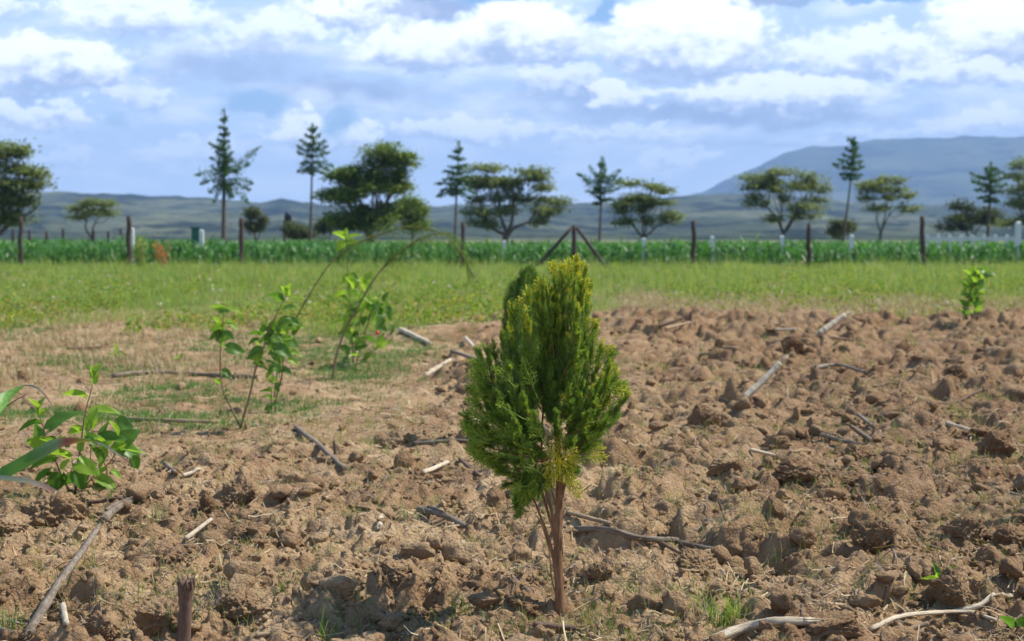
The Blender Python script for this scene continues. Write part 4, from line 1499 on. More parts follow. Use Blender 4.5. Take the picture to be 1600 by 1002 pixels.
# ---------------------------------------------------------------- the cypress sapling
def frond_template(seed, n_side=14, sub=True):
    """flat branching spray of scale leaves: unit length along x, spread along y. returns strips (a, b, width)"""
    rng = np.random.default_rng(seed)
    segs = [((0, 0), (1, 0), .030, .015, 0)]
    for i in range(n_side):
        t = 0.10 + 0.86 * i / n_side + rng.normal(0, .008)
        s = 1 if i % 2 else -1
        L = 0.46 * (1 - t) ** .65 * (.55 + .45 * min(1, t * 4)) * (.85 + .3 * rng.random())
        a = radians(42 + rng.normal(0, 5))
        dx, dy = cos(a), sin(a) * s
        e = (t + dx * L, dy * L)
        segs.append(((t, 0), e, .027, .017, 1))
        if sub:
            m = int(L / .075)
            for k in range(m):
                q = .22 + .75 * k / max(1, m)
                b = (t + dx * L * q, dy * L * q)
                sg = s if k % 2 else -s
                l2 = .19 * (1 - q * .5) * (.7 + .6 * rng.random()) * min(1, L / .3 + .2)
                a2 = a * s + sg * radians(38) * s * s
                segs.append((b, (b[0] + cos(a2) * l2, b[1] + sin(a2) * l2), .028, .017, 2))
    V, tip = [], []
    for (a, b, w0, w1, lv) in segs:
        a, b = np.array(a), np.array(b)
        d = b - a
        l = np.linalg.norm(d)
        if l < 1e-4: continue
        nrm = np.array([-d[1], d[0]]) / l
        m = a + d * .55
        V.append([np.append(a - nrm * w0 / 2, 0), np.append(a + nrm * w0 / 2, 0), np.append(m + nrm * w0 * .55, .006), np.append(b, 0), np.append(m - nrm * w0 * .55, .006)])
        tip.append(b[0])
    V = np.array(V)
    V[:, :, 2] += rng.normal(0, .010, (len(V), 1))
    V[:, 3, 2] += rng.normal(0, .045, len(V))
    V[:, 2, 2] += rng.normal(0, .016, len(V))
    V[:, 4, 2] += rng.normal(0, .016, len(V))
    return V, np.array(tip)


TEMPL = [frond_template(k, n_side=10 + k % 3) for k in range(8)]
TEMPL_LO = [frond_template(20 + k, n_side=12, sub=False) for k in range(3)]


def fronds(mb, T, P, Dir, Up, L, curve, matidx_fn, rng):
    """instances of a spray template: base P, axis Dir, plane normal approx Up"""
    Xa = unit(Dir)
    Za = unit(Up - Xa * (Up * Xa).sum(1, keepdims=True))
    Ya = np.cross(Za, Xa)
    for k, (V, tip) in enumerate(T):
        q = np.arange(k, len(P), len(T))
        if not len(q): continue
        A = V.reshape(-1, 3)
        l = L[q][:, None, None]
        z = A[None, :, 2] - curve[q][:, None] * A[None, :, 0] ** 2 - 0.35 * A[None, :, 1] ** 2 * np.sign(curve[q][:, None] + 1e-6)
        W = P[q][:, None, :] + l * (A[None, :, 0, None] * Xa[q][:, None, :] + A[None, :, 1, None] * Ya[q][:, None, :] + z[..., None] * Za[q][:, None, :])
        ns = len(V)
        b = mb.addv(W)
        f = b + (np.arange(len(q))[:, None, None] * ns * 5 + np.arange(ns)[None, :, None] * 5 + np.array([0, 1, 2, 3, 4])[None, None])
        mb.addf(f.reshape(-1, 5), matidx_fn(q, tip).ravel())


def in_poly(x, y, poly):
    x, y = np.asarray(x), np.asarray(y)
    c = np.zeros(x.shape, bool)
    n = len(poly)
    for i in range(n):
        x0, y0 = poly[i]
        x1, y1 = poly[(i + 1) % n]
        k = ((y0 > y) != (y1 > y)) & (x < (x1 - x0) * (y - y0) / (y1 - y0 + 1e-9) + x0)
        c ^= k
    return c


def poly_dist(x, y, poly):
    d = np.full(x.shape, 1e9)
    n = len(poly)
    for i in range(n):
        a = np.array(poly[i], float)
        b = np.array(poly[(i + 1) % n], float)
        ab = b - a
        t = np.clip(((x - a[0]) * ab[0] + (y - a[1]) * ab[1]) / (ab @ ab), 0, 1)
        d = np.minimum(d, np.hypot(x - a[0] - t * ab[0], y - a[1] - t * ab[1]))
    return d


def build_sapling():
    rng = np.random.default_rng(7)
    g = ground(876, 956)
    Y0 = g[1]
    root = empty('cypress_sapling', tuple(g), 'young green cypress tree with yellow tips standing alone in the foreground soil', 'sapling')
    sc = Y0 / F
    W = lambda px, py, dy=0.0: at(px, py, Y0 + dy)
    mb = MB()
    tp = [g - np.array([0, 0, .03]), W(874, 925), W(872, 860), W(873, 800), W(874, 745), W(871, 690, .005), W(868, 640, .01), W(868, 590, .015), W(872, 530, .02), W(882, 470, .02), W(893, 425, .02)]
    C = spline(tp, 46)
    rad = np.interp(np.linspace(0, 1, 46), [0, .08, .3, .55, .8, 1], [.0155, .0116, .0096, .0068, .0036, .0012]) * (1 + rng.normal(0, .03, 46))
    tube(mb, C, rad, 18, rough=.14, rng=rng, ridge=.05)
    # loose strips of bark
    for k in range(26):
        i = int(rng.integers(2, 22)); a = rng.random() * 6.28
        o_ = np.array([cos(a), sin(a), 0]) * rad[i]
        l_ = rng.uniform(.015, .05)
        tube(mb, [C[i] + o_, C[i] + o_ * 1.12 + np.array([0, 0, l_ * .5]), C[i] + o_ * rng.uniform(1.1, 1.6) + np.array([0, 0, l_])], [.0012, .0020, .0005], 4, cap=False)
    mb.build('trunk', M['bark'], root)
    # thin side stems rising from the lower trunk
    for k, (pl, r) in enumerate([([(873, 930), (866, 880), (852, 830), (838, 790), (815, 745), (785, 690), (755, 640)], .0042),
                                 ([(872, 905), (860, 850), (842, 800), (828, 770), (800, 720), (790, 640), (800, 570)], .0040),
                                 ([(871, 880), (864, 830), (850, 780), (838, 735), (830, 660), (828, 580), (825, 510)], .0045),
                                 ([(871, 850), (862, 800), (852, 760), (846, 700), (850, 620), (855, 540), (862, 450)], .0045),
                                 ([(873, 830), (868, 790), (858, 745), (862, 690)], .0030),
                                 ([(874, 810), (882, 760), (900, 700), (925, 640), (950, 590), (960, 560)], .0040),
                                 ([(873, 770), (884, 700), (898, 620), (908, 540), (912, 450)], .0042),
                                 ([(873, 945), (862, 905), (858, 860), (846, 820), (835, 800), (820, 770)], .0024)]):
        dy = [0, .0] + list(.01 + .02 * np.arange(len(pl) - 2) + rng.normal(0, .006, len(pl) - 2))
        m2 = MB()
        C2 = spline([W(p[0], p[1], d) for p, d in zip(pl, dy)], 26)
        tube(m2, C2, np.linspace(r, r * .3, 26), 7, rough=.1, rng=rng)
        m2.build('side_stem', M['bark'], root)

    # plumes: upswept branches that fan into sprays; (base px, base py, tip px, tip py, depth offset of the tip)
    PL = [(868, 620, 905, 396, .0), (866, 600, 893, 402, .03), (872, 620, 917, 410, -.02), (862, 600, 866, 404, .02), (858, 590, 846, 426, -.01), (880, 620, 922, 448, .03),
          (850, 620, 824, 446, .03), (885, 640, 908, 500, -.05), (880, 600, 914, 470, .05), (870, 560, 880, 408, -.02), (866, 560, 856, 436, -.04), (876, 570, 900, 430, -.05), (872, 600, 912, 430, .0),
          (868, 540, 884, 420, .04), (862, 560, 836, 450, .0), (874, 600, 905, 470, -.07),
          (845, 640, 798, 466, .02), (835, 650, 820, 478, -.06), (835, 650, 824, 490, -.07), (835, 660, 790, 498, .04), (830, 670, 765, 526, .0), (825, 680, 743, 540, .05), (820, 690, 738, 558, -.03),
          (832, 665, 780, 512, -.05), (828, 675, 752, 532, -.06), (820, 690, 726, 602, .03), (822, 700, 714, 645, -.05), (830, 715, 718, 668, .04), (835, 725, 727, 692, -.04), (840, 735, 743, 714, .02),
          (845, 740, 765, 732, -.05), (845, 740, 778, 762, .03), (850, 735, 800, 798, -.03), (850, 730, 822, 790, .04), (850, 725, 840, 777, -.05), (860, 715, 858, 765, .0), (848, 740, 790, 745, .0), (850, 730, 812, 770, -.06),
          (868, 640, 862, 470, .0), (866, 600, 868, 440, .02), (868, 600, 872, 470, .05), (868, 600, 866, 500, .02), (864, 590, 874, 430, .07), (866, 620, 858, 450, .03), (870, 650, 874, 480, -.02), (862, 640, 850, 490, .02), (872, 640, 880, 500, .0), (860, 660, 846, 540, .0), (868, 670, 860, 570, -.04),
          (840, 680, 790, 560, -.12), (840, 700, 768, 600, -.13), (845, 700, 790, 640, -.16), (850, 710, 800, 680, -.16), (850, 720, 790, 720, -.14), (845, 690, 762, 640, -.12), (860, 700, 830, 640, -.15),
          (850, 700, 780, 690, -.12), (840, 670, 770, 560, -.08), (835, 680, 750, 600, -.07), (855, 720, 825, 700, -.15), (850, 690, 812, 610, -.13), (830, 700, 745, 660, -.08),
          (880, 660, 934, 496, .03), (885, 665, 945, 529, -.04), (888, 670, 964, 537, .03), (888, 680, 960, 560, -.06), (890, 680, 972, 577, .02), (890, 690, 990, 611, .0), (890, 695, 974, 630, .04),
          (890, 700, 957, 652, -.04), (890, 705, 940, 675, .03), (885, 715, 925, 697, -.04), (885, 720, 903, 737, .02), (880, 725, 888, 757, .0),
          (880, 650, 910, 560, -.10), (882, 670, 930, 600, -.12), (880, 690, 925, 640, -.12), (875, 700, 900, 690, -.14), (880, 660, 920, 540, -.06), (884, 672, 945, 580, -.10), (884, 680, 940, 620, -.09),
          (876, 660, 892, 600, -.11), (872, 690, 870, 640, -.13), (868, 640, 880, 520, .08), (862, 640, 850, 520, .10), (866, 560, 870, 470, .06), (850, 620, 835, 560, .09), (864, 600, 862, 520, .12), (866, 660, 846, 600, .03)]
    back = [(a, b_, c + rng.normal(0, 7), d_ + 10 + rng.normal(0, 6), abs(e) + .05 + .05 * rng.random()) for (a, b_, c, d_, e) in PL[::2]]
    FP, FD, FU, FL, FT, FC = [], [], [], [], [], []
    pm = MB()
    for (x0, y0, x1, y1, dy) in PL + back:
        a0 = at(x0, y0, Y0 + .25 * dy)
        b0 = at(x1, y1, Y0 + dy)
        b0 = a0 + (b0 - a0) * (1 - .022 / np.linalg.norm(b0 - a0))
        Lp = np.linalg.norm(b0 - a0)
        out = np.array([np.clip((x1 - x0) / 70, -1, 1), 0, 0])
        mid = a0 * .5 + b0 * .5 + out * Lp * .10 + np.array([0, 0, -.06 * Lp])
        Cp = spline([a0, mid, b0], 14)
        tube(pm, Cp, np.linspace(.0024, .0007, 14), 5, cap=False)
        Tn = unit(np.gradient(Cp, axis=0))
        an = rng.random() * pi                      # each plume is a flat fan with its own facing
        fan = np.array([cos(an), sin(an), 0.0])
        m = int(Lp / .0032 * (.75 if dy > .07 else 1.0)) + 8
        tt = np.concatenate([rng.random(m) ** .75 * 13, np.full(4, 12.9)])
        for q in tt:
            k = min(int(q), 12)
            t = q / 13
            p = Cp[k] * (1 - q + k) + Cp[k + 1] * (q - k)
            s_ = rng.choice([-1, 1])
            spread = (1 - t) * .95 + .22
            d = unit(Tn[k] + fan * s_ * spread * rng.uniform(.3, 1.1) + rng.normal(0, .22, 3) + np.array([0, 0, .12]))
            L_ = rng.uniform(.022, .047) * (1.05 - .38 * t)
            if q >= 12.9: p = p - Tn[k] * L_ * .7
            FP.append(p); FD.append(d); FL.append(L_)
            nrm = np.cross(Tn[k], fan) + rng.normal(0, .45, 3)
            FU.append(nrm)
            pxx, pyy = 800 + p[0] / p[1] * F, HORIZON + (CAM_H - p[2]) / p[1] * F
            yel = 0
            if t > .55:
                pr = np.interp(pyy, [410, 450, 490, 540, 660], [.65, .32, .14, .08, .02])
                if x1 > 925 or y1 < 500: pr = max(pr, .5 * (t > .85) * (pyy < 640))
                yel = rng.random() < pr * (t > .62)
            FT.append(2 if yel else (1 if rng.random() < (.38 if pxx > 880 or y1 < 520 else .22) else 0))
            FC.append(np.interp(pyy, [400, 470, 560], [.42, .58, .68]))
    n = len(FP)
    P, Dir, Up, L, ty, cut = (np.array(q) for q in (FP, FD, FU, FL, FT, FC))
    fol = MB()
    fn = lambda q, tip: np.where(ty[q][:, None] == 2, np.where(tip[None] > cut[q][:, None], 2, 1), ty[q][:, None] + 0 * tip[None].astype(int)).astype(np.int64)
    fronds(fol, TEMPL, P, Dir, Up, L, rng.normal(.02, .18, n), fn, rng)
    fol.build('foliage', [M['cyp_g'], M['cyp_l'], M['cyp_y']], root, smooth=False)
    pm.build('branches', M['bark'], root)
    print('fronds', n)
    # single sprays that stand clear of the crown
    def clear(name, items, mi, label=None, scale=1.0):
        for (x0, y0, x1, y1, dy) in items:
            b0, b1 = at(x0, y0, Y0 + dy)[None], at(x1, y1, Y0 + dy)[None]
            m3 = MB()
            D_ = b1 - b0
            Ln = np.linalg.norm(D_, axis=1)
            U_ = np.array([[.1, -1, .15]]) + rng.normal(0, .25, (1, 3))
            fnc = (lambda q, tip: np.where(tip[None] > .6, mi[1], mi[0]) * np.ones((len(q), 1), int))
            fronds(m3, [TEMPL[int(rng.integers(0, len(TEMPL)))]], b0, D_, U_, Ln * scale, np.array([.08]), fnc, rng)
            # its own woody stalk ties the spray together
            tube(m3, np.linspace(b0[0] - D_[0] * .25, b0[0] + D_[0] * .8, 6), np.linspace(.0012, .0005, 6), 4, mi=mi[0], cap=False)
            o = m3.build(name, [M['cyp_g'], M['cyp_l'], M['cyp_y']], root, smooth=False)
            if label: o['label'] = label
    rag = []
    for k in range(26):
        yy = rng.uniform(560, 735)
        xe = np.interp(yy, [560, 600, 645, 700, 735], [742, 730, 722, 730, 756])
        l_ = rng.uniform(22, 40)
        rag.append((xe + l_ * .9, yy + rng.uniform(2, 14), xe - rng.uniform(-6, 12), yy - rng.uniform(-4, 10), rng.uniform(-.07, .07)))
    for k in range(20):
        yy = rng.uniform(505, 690)
        xe = np.interp(yy, [505, 540, 610, 650, 690], [930, 960, 980, 958, 930])
        l_ = rng.uniform(22, 38)
        rag.append((xe - l_ * .8, yy + rng.uniform(8, 20), xe + rng.uniform(-8, 8), yy - rng.uniform(0, 10), rng.uniform(-.07, .07)))
    for k in range(12):
        x_ = rng.uniform(775, 850)
        rag.append((x_ + 8, 745 + rng.uniform(-10, 15), x_ + rng.uniform(-12, 4), np.interp(x_, [775, 800, 850], [770, 800, 772]) + rng.uniform(-8, 8), rng.uniform(-.06, .06)))
    clear('outer_spray', rag + [(775, 655, 716, 645, -.05), (780, 690, 718, 668, -.06), (770, 620, 728, 600, -.04), (790, 715, 740, 712, -.05), (800, 690, 762, 655, -.10), (820, 700, 790, 660, -.12),
                          (830, 715, 806, 675, -.13), (850, 690, 822, 650, -.13), (845, 740, 812, 715, -.12), (820, 760, 790, 765, -.08), (835, 690, 815, 700, -.14), (810, 650, 775, 630, -.13),
                          (800, 600, 770, 570, -.11), (840, 560, 822, 505, -.03), (835, 610, 815, 560, -.08), (828, 520, 822, 475, -.04)], (1, 1))
    clear('yellow_tip_spray', [(935, 600, 990, 612, .0), (935, 575, 970, 577, .0), (925, 560, 962, 540, .0), (920, 640, 960, 625, 0), (915, 530, 932, 496, .02), (925, 540, 945, 530, -.02),
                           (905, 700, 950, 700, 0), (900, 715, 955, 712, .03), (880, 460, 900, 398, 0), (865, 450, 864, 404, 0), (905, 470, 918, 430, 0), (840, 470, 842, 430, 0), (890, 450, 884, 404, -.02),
                           (905, 445, 912, 405, .02), (815, 500, 812, 462, -.02)], (1, 2))  # light green sprays whose ends carry the yellow tip colour
    clear('yellowed_spray', [(876, 700, 850, 745, -.04), (876, 705, 866, 752, -.05), (880, 700, 888, 758, -.04), (884, 735, 906, 776, -.03), (868, 690, 842, 720, -.05), (880, 690, 905, 725, -.05), (876, 680, 862, 712, -.06),
                             (872, 735, 855, 765, -.05), (884, 705, 896, 740, -.03)], (2, 2), 'yellowed spray hanging in front of the trunk', 1.1)


build_sapling()


def build_far_sapling():
    """second, blurred cypress standing behind"""
    rng = np.random.default_rng(17)
    Y1 = 7.6
    root_x = at(818, 600, Y1)[0]
    z = hz(root_x, Y1)
    root = empty('cypress_sapling', (root_x, Y1, z), 'dark out of focus cypress tree half hidden behind the foreground one', 'sapling')
    mb = MB()
    C = spline([(root_x, Y1, z - .02), at(815, 560, Y1), at(822, 425, Y1)], 14)
    tube(mb, C, np.linspace(.014, .002, 14), 8)
    mb.build('trunk', M['bark'], root)
    outline = [(832, 410), (846, 440), (852, 500), (856, 560), (845, 620), (796, 622), (782, 560), (784, 500), (788, 462), (796, 440), (806, 436), (816, 416)]
    N = 2400
    x = rng.uniform(780, 856, N); y = rng.uniform(408, 625, N)
    k = in_poly(x, y, outline)
    x, y = x[k], y[k]
    n = len(x)
    dE = poly_dist(x, y, outline)
    P = np.array([at(a, b, Y1) for a, b in zip(x, y)])
    P[:, 1] += rng.uniform(-1, 1, n) * np.clip(dE * 1.2, 3, 40) * Y1 / F
    Dir = unit(np.stack([(x - 820) / 60, rng.normal(0, .3, n), np.full(n, 1.0)], 1) + rng.normal(0, .2, (n, 3)))
    an = rng.random(n) * 6.28
    Up = np.stack([np.cos(an), np.sin(an), rng.normal(0, .2, n)], 1)
    L = .05 + .03 * rng.random(n)
    m = MB()
    fronds(m, TEMPL_LO, P - Dir * L[:, None] * .8, Dir, Up, L, rng.normal(0, .1, n), lambda q, tip: np.zeros((len(q), len(tip)), int), rng)
    m.build('foliage', [M['cyp_g'], M['cyp_l']], root, smooth=False)


build_far_sapling()

# ---------------------------------------------------------------- broad leaved shrubs
def leaf(mb, base, d, up, L, Wd, droop=.25, fold=.25, mi=0, seed=0):
    rng = np.random.default_rng(seed)
    d = unit(d)
    up = unit(np.asarray(up, float) - d * np.dot(up, d))
    s = np.cross(up, d)
    nt, nc = 9, 7
    V = []
    for i in range(nt):
        t = i / (nt - 1)
        w = (math.sin(pi * min(1, t * .93 + .07) ** .62)) ** .8 * (1 - .15 * t)
        if i == 0: w = .30
        if i == nt - 1: w = 0.02
        back = -.13 * math.exp(-t * 9)
        for j in range(nc):
            q = (j / (nc - 1) - .5) * 2
            tooth = (.05 if (i % 2) else -.02) * (abs(q) > .9)
            xx = t + back * abs(q) * 2 * (1 - t)
            h = -droop * t * t + fold * abs(q) * w * .5 + .02 * math.sin(9 * t + 3 * q) + .015 * math.cos(q * 8)
            V.append(base + d * xx * L + s * q * (w + tooth) * Wd / 2 + up * h * L)
    f = []
    for i in range(nt - 1):
        for j in range(nc - 1):
            a = i * nc + j
            f.append((a, a + 1, a + nc + 1, a + nc))
    mb.add(V, f, mi)


def shrub(name, label, Y, stems, leaves, cat='shrub', mats=('mulberry', 'young_leaf'), stem_mat='red_stem', seed=0, base=None, group=None, extra=None):
    """stems: (list of (px,py,dy), r0, r1); leaves: (px,py of attachment, ang deg in photo plane, length px, width px, mat, tilt, dy)"""
    rng = np.random.default_rng(seed + 4000)
    sc = Y / F
    b = at(base[0], base[1], Y)
    b[2] = hz(b[0], Y)
    root = empty(name, tuple(b), label, cat, group)
    for (pl, r0, r1) in stems:
        mb = MB()
        P = [at(p[0], p[1], Y + p[2]) for p in pl]
        C = spline(P, max(10, 5 * len(P)))
        tube(mb, C, np.linspace(r0, r1, len(C)), 8, rough=.1, rng=rng)
        mb.build('stem', M[stem_mat], root)
    extra = extra or []
    xl = []
    for (x0, x1, y0, y1, m_, a_, b_) in extra:
        for _ in range(m_):
            q_ = rng.uniform(a_, b_)
            xl.append((rng.uniform(x0, x1), rng.uniform(y0, y1), rng.uniform(0, 360), q_, q_ * rng.uniform(.6, .85), int(rng.random() < .5), rng.uniform(20, 80), rng.normal(0, .04)))
    for i, (px, py, ang, L, Wd, mi, tilt, dy) in enumerate(list(leaves) + xl):
        a = radians(ang)
        p = at(px, py, Y + dy)
        d = np.array([cos(a), rng.normal(0, .25), sin(a)])
        tv = radians(tilt)
        up = np.array([-sin(a) * cos(tv), -sin(tv), cos(a) * cos(tv)]) if True else None
        if up[2] < 0 and abs(tilt) < 80: up = -up
        pet = p + unit(d) * L * sc * .14
        pb = MB()
        tube(pb, [p, p * .5 + pet * .5 + np.array([0, 0, .002]), pet], np.array([.0011, .0010, .0009]) * max(1, Y / 5.5), 5, cap=False)
        m2 = MB()
        leaf(m2, pet, d, up, L * sc, Wd * sc, droop=.12 + .22 * rng.random(), fold=.12 + .35 * rng.random(), seed=seed * 100 + i)
        lo = m2.build('leaf', M[mats[mi]], root)
        pb.build('leaf_stalk', M[stem_mat], lo)
    return root


# big leaved shrub at left, base about (120, 765)
Yb = ground(120, 768)[1]
shrub('mulberry_shrub', 'low shrub with big bright serrated leaves on red stems at the left', Yb,
      [([(112, 775, 0), (95, 740, 0), (75, 690, -.02), (62, 650, -.03), (55, 625, -.03)], .0034, .0014),
       ([(118, 775, 0), (122, 730, .01), (127, 690, .02), (132, 650, .03), (142, 612, .03), (146, 592, .03)], .0036, .0014),
       ([(122, 775, 0), (138, 745, -.02), (142, 700, -.03), (144, 668, -.03)], .003, .0013),
       ([(122, 775, 0), (150, 740, .03), (172, 722, .04), (185, 690, .05), (178, 655, .05)], .003, .0012),
       ([(118, 775, 0), (115, 740, -.05), (112, 715, -.06)], .0026, .0012),
       ([(120, 775, 0), (165, 750, .02), (160, 715, .02), (150, 690, .02)], .0024, .0011)],
      [(146, 590, 70, 24, 18, 1, 60, .03), (146, 600, 95, 26, 16, 1, 70, .02), (135, 622, 165, 34, 24, 1, 35, .03), (60, 640, 120, 22, 15, 1, 50, -.03), (58, 645, 75, 24, 16, 1, 50, -.03),
       (60, 650, 40, 18, 14, 1, 60, -.03), (66, 662, 185, 34, 19, 0, 30, -.03), (72, 674, 40, 52, 30, 0, 45, -.05), (140, 645, 5, 42, 22, 1, 30, .02), (143, 668, 80, 28, 22, 1, 75, -.03),
       (128, 670, 190, 20, 18, 1, 60, .02), (134, 680, 330, 24, 18, 0, 45, .03), (180, 660, 350, 26, 26, 0, 65, .05), (190, 690, 35, 30, 30, 0, 70, .06), (150, 690, 10, 44, 26, 0, 40, .01),
       (175, 705, 5, 46, 18, 1, 30, .03), (185, 700, 340, 34, 28, 0, 60, .05), (205, 715, 300, 22, 22, 0, 60, .05), (112, 715, 160, 34, 22, 1, 45, -.06), (118, 722, 340, 42, 30, 1, 55, -.06), (115, 735, 300, 34, 26, 0, 60, -.06),
       (95, 740, 250, 30, 28, 0, 60, -.05), (90, 720, 190, 40, 20, 0, 45, -.03), (150, 745, 330, 36, 24, 1, 35, .0), (150, 755, 290, 28, 24, 0, 50, 0), (135, 765, 310, 24, 22, 0, 60, -.02), (70, 700, 150, 26, 30, 1, 75, -.02),
       (60, 690, 100, 26, 24, 0, 70, .0), (80, 735, 210, 30, 18, 0, 40, -.03), (160, 720, 120, 30, 18, 0, 60, .02), (165, 700, 250, 30, 16, 1, 60, .02), (110, 770, 230, 24, 22, 0, 60, -.04),
       (105, 700, 120, 20, 16, 0, 60, 0), (158, 690, 80, 30, 15, 0, 70, .03), (125, 745, 200, 30, 24, 0, 60, .02), (100, 755, 150, 30, 22, 0, 50, -.03)],
      seed=1, base=(120, 770), extra=[(70, 205, 680, 755, 22, 16, 28), (120, 160, 640, 700, 5, 14, 22)])

# two-stemmed leafy shrub from a cut stump
Ys = ground(380, 668)[1]
r_ = shrub('mulberry_shrub', 'thin shrub forking in a V from an orange cut stump', Ys,
      [([(376, 668, 0), (365, 645, 0), (350, 615, 0), (345, 590, .02), (344, 560, .02), (346, 530, .02), (349, 500, .02), (352, 482, .02)], .0062, .0018),
       ([(376, 668, 0), (384, 640, 0), (392, 610, -.02), (400, 575, -.03), (410, 548, -.04), (420, 520, -.04), (430, 495, -.04), (440, 475, -.04), (449, 462, -.04)], .0068, .0018)],
      [(352, 484, 165, 24, 9, 1, 30, 0), (350, 484, 170, 14, 9, 1, 50, 0), (353, 484, 355, 22, 10, 1, 30, 0), (352, 500, 330, 24, 14, 1, 40, .02), (349, 510, 190, 20, 18, 1, 50, .02),
       (348, 520, 200, 22, 16, 0, 45, 0), (348, 522, 345, 18, 18, 0, 60, 0), (346, 516, 240, 18, 14, 0, 60, 0), (352, 543, 350, 28, 20, 0, 70, -.02), (346, 580, 340, 16, 14, 0, 60, 0), (347, 588, 350, 17, 9, 0, 30, 0),
       (345, 600, 140, 12, 9, 1, 60, 0), (350, 612, 20, 10, 6, 0, 30, 0), (350, 618, 355, 11, 5, 0, 30, 0),
       (449, 462, 110, 20, 14, 1, 60, -.04), (449, 462, 75, 22, 13, 1, 55, -.05), (450, 464, 0, 24, 10, 1, 30, -.04), (442, 470, 150, 22, 20, 0, 50, -.04), (445, 482, 10, 18, 11, 0, 40, -.03),
       (437, 500, 340, 20, 18, 0, 60, -.03), (434, 508, 20, 22, 20, 1, 60, -.05), (432, 512, 190, 16, 16, 0, 60, -.03), (425, 525, 200, 20, 13, 0, 50, -.03), (410, 522, 170, 20, 11, 0, 45, -.03), (405, 530, 200, 18, 10, 0, 40, -.04),
       (428, 540, 330, 30, 22, 0, 60, -.06), (412, 548, 200, 26, 22, 0, 65, -.04), (405, 550, 250, 18, 18, 1, 75, -.05), (420, 530, 350, 22, 14, 0, 50, -.04), (425, 552, 310, 20, 12, 0, 60, -.05), (415, 565, 350, 18, 6, 0, 40, -.03),
       (440, 530, 10, 16, 12, 1, 60, -.04), (452, 500, 340, 16, 14, 0, 60, -.03), (418, 540, 100, 18, 14, 0, 60, -.05), (435, 520, 80, 16, 12, 0, 60, -.05), (405, 572, 340, 14, 6, 0, 40, -.03), (430, 570, 300, 14, 14, 0, 60, -.04)],
      seed=2, base=(378, 668), stem_mat='shrub_stem', extra=[(405, 450, 490, 570, 18, 10, 18), (338, 362, 485, 540, 6, 10, 16)])
mb = MB()
p = at(384, 664, Ys - .02)
tube(mb, [p - np.array([0, 0, .03]), p, p + np.array([.001, 0, .016])], [.0085, .008, .0072], 12)
mb.build('stump', M['bark'], r_)

Yt = ground(430, 645)[1]
shrub('mulberry_shrub', 'leggy shrub of small dark leaves just right of the V shaped shrub', Yt,
      [([(430, 648, 0), (432, 620, 0), (440, 590, 0), (443, 560, .01), (446, 535, .02), (448, 515, .02)], .006, .002),
       ([(425, 648, 0), (424, 620, 0), (427, 585, 0), (432, 560, 0)], .003, .0012)],
      [(448, 515, 10, 24, 14, 1, 50, .02), (446, 520, 60, 22, 16, 1, 60, 0), (447, 530, 330, 22, 16, 0, 60, 0), (444, 540, 200, 24, 18, 0, 60, 0), (445, 548, 350, 26, 12, 1, 40, .02), (441, 555, 170, 20, 18, 0, 60, 0),
       (448, 510, 5, 30, 13, 1, 40, .04), (440, 575, 330, 18, 12, 0, 50, 0), (430, 572, 220, 16, 10, 0, 50, 0), (420, 592, 340, 12, 12, 1, 60, 0), (430, 605, 30, 12, 10, 0, 60, 0), (420, 612, 170, 12, 8, 0, 50, 0),
       (424, 622, 160, 12, 10, 0, 50, 0), (426, 630, 350, 12, 12, 0, 50, 0), (434, 640, 300, 10, 12, 0, 60, 0), (421, 634, 250, 12, 12, 0, 60, 0), (436, 612, 140, 10, 9, 0, 60, 0), (438, 540, 100, 20, 16, 1, 60, -.02),
       (443, 560, 140, 18, 16, 0, 60, 0), (450, 560, 330, 18, 12, 1, 50, 0)],
      seed=3, base=(429, 648), stem_mat='shrub_stem', extra=[(424, 458, 510, 580, 14, 10, 17), (418, 440, 580, 640, 6, 8, 12)])

# arching feathery seedlings
def arch(label, Y, pts, r0, r1, needles, side, seed, leafy=()):
    rng = np.random.default_rng(seed)
    b = at(pts[0][0], pts[0][1], Y)
    z = hz(b[0], Y)
    root = empty('arching_seedling', (b[0], Y, z), label, 'seedling')
    mb = MB()
    C = spline([np.array([b[0], Y, z - .02])] + [at(p[0], p[1], Y) for p in pts[1:]], 60)
    tube(mb, C, np.linspace(r0, r1, 60), 8, rough=.08, rng=rng)
    mb.build('stem', M['shrub_stem'], root)
    nb_ = MB()
    i0 = int(60 * needles[0])
    m = needles[1]
    i = i0 + (59 - i0) * rng.random(m) ** 1.25
    k = i.astype(int)
    P = C[k] * (1 - (i - k))[:, None] + C[np.minimum(k + 1, 59)] * (i - k)[:, None]
    T = unit(np.gradient(C, axis=0))[k]
    for j in range(m):
        d = unit(T[j] * 1.0 + rng.normal(0, .5, 3) + np.array([0, 0, -.05]))
        L = (.08 + .16 * rng.random()) * side * (1.15 - .6 * (i[j] - i0) / (59 - i0))
        e = P[j] + d * L + np.array([0, 0, -.25 * L])
        tube(nb_, spline([P[j], P[j] + d * L * .5, e], 5), np.linspace(.0013, .0005, 5), 3, cap=False)
    nb_.build('needle_foliage', M['needle'], root)
    return root


